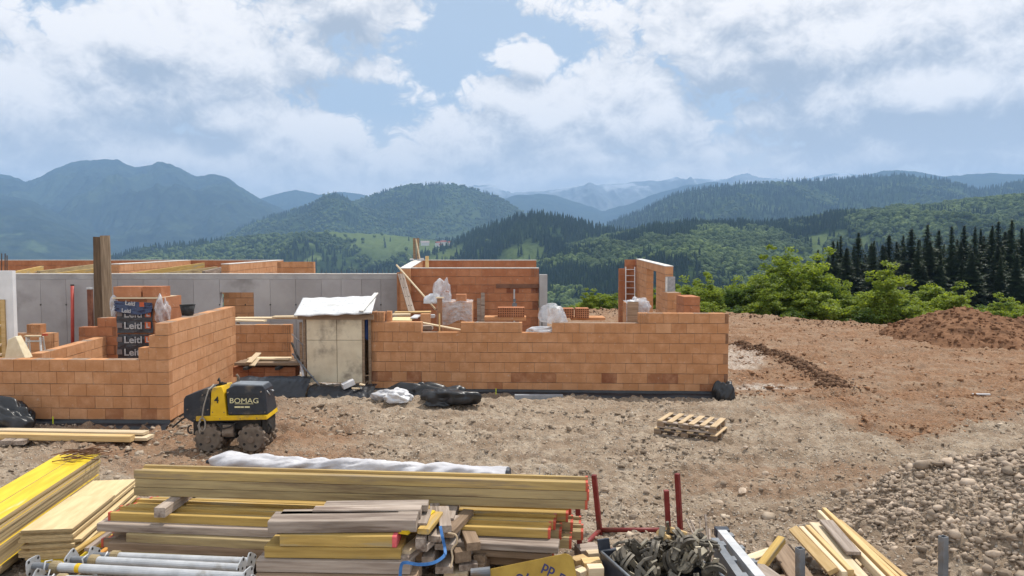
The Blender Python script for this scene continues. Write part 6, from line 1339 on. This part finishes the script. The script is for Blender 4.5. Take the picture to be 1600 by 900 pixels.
mb = MB(); mb.box((a.x, a.y, a.z + .015), (.2, .16, .03)); mb.build('post_cap', M_pw, o)
mb = MB(); a, b_ = W(686.8, 490, 18.66), W(686.8, 520, 18.66); mb.box((a + b_) / 2, (.035, .03, a.z - b_.z)); tag(mb.build('lath', M_nw), 'thin upright lath on the low gap of the front wall', 'lath')
plank('diagonal_board', W(657, 503.5, 18.72), W(721, 515.5, 18.6), .16, .03, M_pw, 'pale board sloping across the low gap of the front wall', 'board')
# mortar board platform behind the left end of the front wall
for i, (x0, y0, x1, y1, Y, w_, h, m_, lab) in enumerate(((606, 500.5, 642, 500.5, 18.95, 1.0, .03, M_ply, 'plywood mortar board behind the left end of the front wall'), (612, 491, 640, 490.5, 20.3, .25, .05, M_pw, 'pale board on the scaffold behind the front wall'), (641, 496, 652, 496, 19.2, .9, .03, M_white, 'white strip of board beside the plywood mortar board'), (616, 487.5, 672, 487.0, 21, .3, .04, M_nw, 'long scaffold board at the back of the mortar platform'))): plank('mortar_board', pz(x0, y0, Y), pz(x1, y1, Y), w_, h, m_, lab, 'board', 'boards of the mortar platform')
loose_brick((xc(608, 18.7), 18.75, 1.8), (.12, .2, .25), 0, [M_br], 'upright cut brick on the left end of the front wall', None, False)
loose_brick((xc(665, 19.4), 19.4, W(665, 505, 19.4).z), (.24, .25, .25), 0, [M_br], 'single orange brick standing by the low gap', None, False)
p = pz(676, 494, 19.6); mb = MB(); mb.box(p, (.13, .1, .1)); tag(mb.build('white_sack', M_white, bevel=.02), 'small white sack behind the low gap of the front wall', 'sack')
p = pz(667, 512, 19.0); mb = MB(); mb.box(p, (.3, .4, .12)); tag(mb.build('mortar_tub', M_gw, bevel=.02), 'grey tub in the low gap of the front wall', 'tub')
mb = MB(); p = pz(746, 503, 18.45); mb.box((p.x, p.y + .006, p.z - .14), (.05, .01, .30)); tag(mb.build('zinc_strip', M_galv), 'grey zinc strip on the top brick of the front wall', 'strip')
# bricks set out on the wall top
mb = MB(); a, b_ = W(757, 498, 18.8), W(822, 498, 18.8); mb.box((a + b_) / 2 + Vector((0, .2, 0)), ((b_ - a).length, .5, .09)); tag(mb.build('brick_slab', [M_br]), 'flat brick course carrying the perforated brick', 'bricks')
z_ = ((a + b_) / 2).z + .045
loose_brick((xc(798.5, 18.75), 18.93, z_), (.68, .4, .24), 0, [M_brr], 'wide perforated brick on the front wall by the low sill')
mb = MB(); a, b_ = W(893, 498.5, 18.9), W(946, 498.5, 18.9); mb.box((a + b_) / 2 + Vector((0, .3, 0)), ((b_ - a).length, .6, .07)); tag(mb.build('brick_slab', [M_br]), 'flat brick course carrying the two perforated bricks', 'bricks')
z_ = ((a + b_) / 2).z + .03
loose_brick((xc(910, 18.8), 18.98, z_), (.33, .4, .25), 0, [M_brr], 'right one of the two perforated bricks beside the plastic', 'perforated bricks beside the plastic')
loose_brick((xc(886.5, 18.8), 19.05, z_), (.30, .4, .24), .1, [M_brr], 'left one of the two perforated bricks, partly under plastic', 'perforated bricks beside the plastic')
crumple('white_foil', (xc(868, 18.6), 18.62, W(868, 504, 18.6).z), (.32, .24, .32), M_film, 41, .8, 'clear plastic sheet slumped over the bricks on the front wall', 'plastic', sc=2.3, fl=.5)
crumple('white_foil', (xc(842, 18.5), 18.55, 1.54), (.38, .15, .10), M_white, 43, .6, 'white plastic lying in the low sill of the front wall', 'plastic', sc=2.6)
mb = MB(); mb.tube([W(846.5, 490, 18.9), W(847, 518, 18.7)], .014, 6); tag(mb.build('dark_stick', M_dark), 'thin dark stick standing in the low sill', 'stick')
for i, (x0, x1, yt, yb, lab) in enumerate(((745.5, 751, 466, 508, 'shorter grey board leaning in the brick room'), (752, 757, 457, 508, 'taller grey board leaning in the brick room'))): a, b_ = W((x0 + x1) / 2, yt, 22.2), W((x0 + x1) / 2, yb, 22.0); mb = MB(); mb.box((a + b_) / 2, (.11, .04, a.z - b_.z)); tag(mb.build('leaning_board', M_gw), lab, 'board', 'boards leaning in the brick room')
def shore():
    a, b_ = W(803.5, 452, 22.1), W(805, 486, 22.0); t = empty('post_shore', (0, 0, 0), 0, 'slim grey steel shore holding up the rusty lintel', 'prop'); mb = MB(); mb.tube([a, Vector((a.x, a.y, 1.2))], .025, 8); mb.build('tube', M_galv, t); mb = MB(); mb.tube([W(804, 467, 22.1), W(804, 472, 22.1)], .045, 8); mb.box(W(804, 476, 22.06), (.14, .04, .1)); mb.build('collar', M_gdark, t)
shore()
def wrapped_right():
    Y = 19.3; t, w, zt = pack(979, 1013, 474, Y, .7, 'small brick stack in shiny film below the window opening', 7); crumple('film_hood', (w * .6, .15, zt - .22), (.27, .2, .2), M_film, 51, .7, parent=t, fl=.5, sc=2.6); crumple('film_hood', (w * .3, .1, zt - .14), (.14, .14, .1), M_white, 53, .6, parent=t, fl=.5)
    mb = MB(); mb.box((w * .27, -.06, zt - .35), (w * .5, .02, .7)); mb.build('dark_board', M_bw, t)
wrapped_right()
def ladder():
    t = empty('ladder', (0, 0, 0), 0, 'light aluminium ladder leaning on the brick return of the right wall', 'ladder'); al = MATS['aluminium']; Y0, Y1 = 30.3, 29.4
    for px in (977.8, 991.8): mb = MB(); mb.tube([W(px, 417, Y0), W(px, 507, Y1)], .022, 6); mb.build('stile', al, t)
    for py in np.arange(421, 505, 9.6): Yq = Y0 + (Y1 - Y0) * (py - 417) / 90; mb = MB(); mb.tube([W(977.8, py, Yq), W(991.8, py, Yq)], .014, 6); mb.build('rung', al, t)
ladder()
# ---------------------------------------------------------------- trees behind the plateau edge
def leaf_mat(name, c1, c2, tr):
    m, T, b = bsdf(name)
    t = T.new('ShaderNodeAttribute', attribute_name='tone').outputs['Fac']; r = T.new('ShaderNodeObjectInfo').outputs['Random']
    col = T.mix(T.m('MULTIPLY_ADD', t, .65, T.m('MULTIPLY', r, .35)), c1, c2)
    T.put(b.inputs['Base Color'], col); b.inputs['Roughness'].default_value = .55; b.inputs['Specular IOR Level'].default_value = .25
    out = m.node_tree.nodes['Material Output']; q = T.new('ShaderNodeBsdfTranslucent'); T.put(q.inputs[0], T.mix(1.0, col, (1.7, 1.5, .55), 'MULTIPLY'))
    mx = T.new('ShaderNodeMixShader'); mx.inputs[0].default_value = tr
    T.l.new(b.outputs[0], mx.inputs[1]); T.l.new(q.outputs[0], mx.inputs[2]); T.l.new(mx.outputs[0], out.inputs[0]); return m
M_leaf = leaf_mat('young_leaves', (.115, .175, .028), (.245, .32, .055), .5)
M_leafd = leaf_mat('deep_leaves', (.055, .105, .022), (.12, .19, .036), .45)
M_needle = leaf_mat('spruce_needles', (.017, .034, .016), (.055, .082, .032), .2)
M_bark = pmat('bark', (.05, .038, .028), (.11, .085, .065), 6, .95, .5, st=(1, 1, .3))
def cards(P, N, S, r, asp=.62):
    """leaf-sized quads at P, roughly facing N"""
    n = len(P); N = N + r.normal(size=(n, 3)) * .75; N /= np.linalg.norm(N, axis=1)[:, None]
    a = np.cross(N, r.normal(size=(n, 3))); a /= np.linalg.norm(a, axis=1)[:, None]; b = np.cross(N, a)
    a = a * S[:, None]; b = b * (S * asp)[:, None]
    return np.stack([P - a, P - b * .9 + a * .1, P + a, P + b * .9 + a * .1], 1).reshape(-1, 3), np.arange(n * 4).reshape(-1, 4)
def broadleaf_meshes(seed, h=6.0, w=4.0, leaves=8200, low=.10):
    r = np.random.default_rng(seed); mb = MB(); tips = []
    def limb(p, d, L, rad, lev):
        pts = [p]; rs = [rad]
        for k in range(4):
            d = (d + Vector(r.normal(size=3)) * .16 + Vector((0, 0, .09))).normalized(); p = p + d * L / 4; pts.append(p); rs.append(rad * (1 - .2 * (k + 1)))
            if lev < 2 and k >= 1:
                for _ in range(2 if lev == 0 else 1):
                    s = Vector((r.normal(), r.normal(), .35 + .3 * r.random())).normalized(); limb(p, (d * .45 + s).normalized(), L * r.uniform(.45, .68), rs[-1] * .6, lev + 1)
        mb.tube(pts, rs, 6 if lev == 0 else 4, False); tips.append((p, lev)); tips.append((pts[2], lev))
    for s in range(int(r.integers(2, 4))):
        limb(Vector((r.normal() * .15, r.normal() * .15, -.6)), Vector((r.normal() * .32, r.normal() * .32, 1)).normalized(), h * r.uniform(.6, .82), .10, 0)
    T = np.array([t[0][:] for t in tips if t[1] > 0]); 
    # clumps: tips plus filling towards the outline, so that gaps stay between them
    n_c = 95; q = r.normal(size=(n_c, 3)); q /= np.linalg.norm(q, axis=1)[:, None]; rad = r.uniform(.45, 1, n_c) ** .5
    C = np.stack([q[:, 0] * rad * w / 2, q[:, 1] * rad * w / 2, h * (.54 + low * -.3) + q[:, 2] * rad * h * .46], 1)
    ang = np.arctan2(C[:, 1], C[:, 0]); C[:, :2] *= (1 + .22 * np.sin(3 * ang + seed) + .15 * r.normal(size=n_c))[:, None]
    C = np.concatenate([C, T[r.random(len(T)) < .6]]); C = C[C[:, 2] > .2]; cr = r.uniform(.28, .62, len(C)) * h / 6; ctone = r.uniform(0, 1, len(C))
    i = r.integers(0, len(C), leaves); d = r.normal(size=(leaves, 3)); d /= np.linalg.norm(d, axis=1)[:, None]; rr_ = r.random(leaves) ** .4
    P = C[i] + d * (rr_ * cr[i])[:, None] * (1, 1, .72); N = d * .6 + np.array([0, 0, .9]); S = r.uniform(.075, .15, leaves) * (h / 6) ** .3
    V, Fc = cards(P, N, S, r); tn = np.clip(ctone[i] * .6 + .4 * r.random(leaves), 0, 1)
    return mb.mesh('trunk', True), np_mesh('crown', V, Fc, False, {'tone': ('FACE', tn)})
def spruce_meshes(seed, h=18.0, w=4.2):
    r = np.random.default_rng(seed); mb = MB(); mb.tube([(0, 0, -1), (0, 0, h * .5), (r.normal() * .06, r.normal() * .06, h)], [.2, .12, .015], 7, False)
    Vs, Fs, Ts = [], [], []; base = 0; z = h * .05
    while z < h * .985:
        f = 1 - z / h; R_ = w / 2 * (f ** .95) * r.uniform(.6, 1.3) + .03; nb = int(r.integers(8, 12)); ph = r.uniform(0, 6.28)
        for k in range(nb):
            if r.random() < .10: continue
            a = ph + 2 * math.pi * k / nb + r.normal() * .15; L = R_ * r.uniform(.45, 1.25); m_ = max(3, int(L * 5.5)); dz = r.uniform(.12, .34); tn = r.random() * .5
            s = np.linspace(.08, 1, m_); cx = np.cos(a) * L * s; cy = np.sin(a) * L * s; cz = z + L * (.18 * s - dz * s ** 1.6) + r.normal(size=m_) * .04
            for side in (-1, 0, 1):
                wq = (1 - s * .55) * L * .34 + .02 + .14 * f; a2 = a + side * 1.15
                ex = np.cos(a2) * wq * 1.15; ey = np.sin(a2) * wq * 1.15; ez = -wq * (.35 + .35 * r.random(m_))
                P0 = np.stack([cx, cy, cz], 1); P1 = P0 + np.stack([ex, ey, ez], 1) * (1 + .3 * r.normal(size=(m_, 1)))
                t = np.stack([-np.sin(a2) * np.ones(m_), np.cos(a2) * np.ones(m_), 0 * s], 1) * (.05 + .08 * r.random((m_, 1)))
                q = np.stack([P0 - t * 1.3, P0 + t * 1.3, P1 + t * .4, P1 - t * .4], 1).reshape(-1, 3)
                Vs.append(q); Fs.append(np.arange(m_ * 4).reshape(-1, 4) + base); base += m_ * 4; Ts.append(np.clip(tn + .5 * s * r.random(m_), 0, 1))
        z += .15 + .34 * f * r.uniform(.8, 1.2)
    return mb.mesh('trunk', True), np_mesh('crown', np.concatenate(Vs), np.concatenate(Fs), False, {'tone': ('FACE', np.concatenate(Ts))})
def make_tree(name, meshes, lmat, bark, label, cat, group):
    t = empty(name, (0, 0, 0), 0, label, cat, group); link('trunk', meshes[0], t, bark); link('crown', meshes[1], t, lmat); return t
BL = [broadleaf_meshes(200 + i, 6.0, 4.4 if i % 2 else 3.7, 12500) for i in range(4)]; SP = [spruce_meshes(300 + i, 18, 6.0 if i % 2 else 5.0) for i in range(4)]
for t, c in BL: t.materials.append(M_bark); c.materials.append(M_leaf)
for t, c in SP: t.materials.append(M_bark); c.materials.append(M_needle)
BLd = [(t, c.copy()) for t, c in BL]
for t, c in BLd: c.materials.clear(); c.materials.append(M_leafd)
def plant(kind, name, px, ytop, Y, ybase, label, group, cat, wid=1.0, i=0):
    top, base = W(px, ytop, Y), W(px, ybase, Y); h = top.z - base.z; H0 = 18.0 if kind == 'spruce' else 6.0
    h *= 1.0 if kind == 'spruce' else .90
    src = {'spruce': SP, 'leaf': BL, 'deep': BLd}[kind][i % 4]
    t = empty(name, (base.x, Y, base.z), random.uniform(0, 6.28), label, cat, group); s = h / H0; t.scale = (s * wid, s * wid, s)
    link('trunk', src[0], t); link('crown', src[1], t); return t
trees = [  # px, top, distance, base, width, kind, label
 (917, 458, 47, 512, 1.05, 'leaf', 'round green bush left of the small gap by the tall brick wall'),
 (948, 452, 48, 512, 1.1, 'leaf', 'round green bush just left of the tall brick wall'),
 (884, 474, 50, 515, .8, 'deep', 'small dark bush at the left end of the hedge'),
 (1076, 432, 46, 512, 1.05, 'leaf', 'bright leafy tree just right of the brick wall with the window'),
 (1112, 446, 44, 514, 1.0, 'leaf', 'low leafy tree above the corner of the front wall'),
 (1012, 440, 47, 512, .8, 'leaf', 'leafy tree behind the window opening'),
 (1148, 440, 45, 516, .85, 'deep', 'darker leafy tree between two bright ones beyond the dirt edge'),
 (1178, 415, 46, 518, .95, 'leaf', 'tall bright leafy tree beyond the dirt edge'),
 (1216, 401, 45, 520, 1.0, 'leaf', 'tallest bright leafy tree, in front of the first spruces'),
 (1256, 396, 45, 522, .95, 'leaf', 'tall bright leafy tree with a forked crown by the spruces'),
 (1292, 432, 43, 526, .8, 'deep', 'dark green leafy tree in the gap under the spruces'),
 (1325, 468, 39, 526, .95, 'leaf', 'low bright bush at the bend of the dirt edge'),
 (1375, 424, 38, 532, .95, 'leaf', 'full round leafy tree behind the earth mound'),
 (1408, 458, 41, 530, .8, 'deep', 'dark bush behind the round leafy tree'),
 (1452, 432, 44, 534, .95, 'leaf', 'pointed bright leafy tree behind the top of the earth mound'),
 (1494, 470, 42, 534, 1.0, 'leaf', 'low bright bush behind the earth mound'),
 (1540, 488, 41, 540, 1.1, 'leaf', 'low spreading bush on the slope of the earth mound'),
 (1582, 478, 40, 548, 1.1, 'leaf', 'bush at the right edge behind the earth mound'),
 (1628, 470, 42, 548, 1.1, 'leaf', 'leafy bush at the far right end of the hedge'),
 (1098, 462, 41, 514, 1.3, 'leaf', 'low bright bush over the dirt edge beside the front wall corner'),
 (1196, 452, 41, 522, 1.2, 'leaf', 'bright bush in front of the tall leafy trees'),
 (1276, 446, 41, 526, 1.25, 'leaf', 'bright bush between the forked crown tree and the low bend bush'),
 (1420, 470, 37, 534, 1.2, 'leaf', 'bright bush peeping over the left shoulder of the earth mound'),
 (1126, 436, 47, 514, 1.0, 'leaf', 'middle sized leafy tree left of the darker leafy tree'),
 (1236, 418, 43, 522, 1.05, 'leaf', 'leafy tree filling the gap between the two tallest leafy trees'),
 (1345, 446, 40, 528, 1.0, 'leaf', 'leafy tree just left of the full round one'),
 (1480, 448, 40, 534, 1.0, 'leaf', 'leafy tree right of the pointed one behind the mound'),
 (1516, 466, 43, 536, 1.1, 'deep', 'darker bush under the spruces behind the mound'),
 (1300, 440, 46, 524, 1.0, 'leaf', 'pale leafy tree standing right under the first spruces'),
 (1566, 462, 45, 540, 1.1, 'leaf', 'leafy bush between mound and spruces near the right edge'),
 (1140, 476, 42, 520, 1.3, 'deep', 'dark low scrub over the dirt edge by the front wall corner'),
 (1235, 470, 41, 528, 1.3, 'deep', 'dark low scrub at the foot of the tall leafy trees'),
 (1345, 486, 37, 534, 1.2, 'deep', 'dark low scrub left of the earth mound')]
for k, (px, yt, Y, yb, wd, kd, lab) in enumerate(trees): plant(kd, 'leafy_tree', px, yt, Y, yb, lab, 'leafy trees along the plateau edge', 'tree', wd * 1.22, k)
spr = [(1276, 389, 112), (1292, 398, 108), (1306, 375, 116), (1322, 386, 110), (1338, 362, 105), (1359, 377, 112), (1376, 381, 100), (1398, 376, 116), (1408, 366, 118), (1420, 355, 104), (1434, 372, 112),
       (1445, 349, 108), (1463, 358, 116), (1483, 351, 104), (1492, 372, 118), (1502, 350, 110), (1519, 353, 102), (1533, 366, 116), (1546, 350, 106), (1555, 344, 114), (1566, 360, 118), (1576, 340, 101), (1592, 354, 108), (1606, 346, 112), (1626, 340, 108), (1648, 350, 112),
       (1285, 412, 124), (1318, 402, 126), (1350, 396, 128), (1388, 400, 130), (1428, 392, 128), (1458, 388, 126), (1472, 380, 124), (1512, 378, 128), (1540, 376, 130), (1560, 382, 126), (1586, 372, 128), (1612, 374, 130), (1500, 404, 96), (1440, 412, 96), (1560, 400, 94), (1585, 396, 92)]
rs_ = random.Random(77)
spr += [(1296 + i * 11.6 + rs_.uniform(-5, 5), rs_.uniform(362, 402) - (8 if i > 10 else 0), rs_.uniform(94, 134)) for i in range(32)]
for k, (px, yt, Y) in enumerate(spr):
    lab = {4: 'dark spruce standing tallest in the left clump of spruces', 11: 'tall dark spruce at the head of the middle clump of spruces', 21: 'tallest dark spruce near the right edge of the photo'}.get(k, 'dark spruce standing in the row behind the leafy trees')
    plant('spruce', 'spruce_tree', px, yt, Y, 500 + (118 - Y) * .6, lab, 'dark spruces behind the leafy trees', 'tree', 1.55 + .42 * math.sin(k * 2.3), k)
# farm houses across the valley
M_rf = pmat('red_roof', (.22, .06, .04), (.30, .10, .06), 1, .9, 0); M_wh = pmat('white_render', (.6, .58, .54), (.7, .68, .64), 1, .9, 0); M_gr = pmat('grey_roof', (.3, .25, .24), (.36, .3, .28), 1, .9, 0)
for px, py, Y, L_, D_, H_, rz, rf, lab in ((664, 378, 2330, 26, 12, 4, .2, M_gr, 'long pale barn with a grey roof across the valley'), (684, 379, 2300, 13, 10, 5, .6, M_rf, 'small white farmhouse with red roof, left in the hamlet'),
        (693, 378, 2340, 17, 11, 6, -.3, M_rf, 'biggest red roofed farmhouse in the middle of the hamlet'), (703, 378.5, 2310, 12, 10, 5, .4, M_rf, 'red roofed farmhouse at the right end of the hamlet'), (689, 382, 2270, 11, 9, 4, .1, M_rf, 'red roofed cottage below the hamlet')):
    p = W(px, py, Y); h = empty('farm_house', (p.x, p.y, p.z - 6), rz, lab, 'house', 'houses of the hamlet across the valley')
    mb = MB(); mb.box((0, 0, H_ / 2 - 3), (L_, D_, H_ + 6)); mb.build('wall', M_wh, h)
    mb = MB(); mb.prism([(-D_ / 2 - 1, H_), (D_ / 2 + 1, H_), (0, H_ + D_ * .42)], -L_ / 2 - 1, L_ / 2 + 1); mb.build('roof', rf, h)
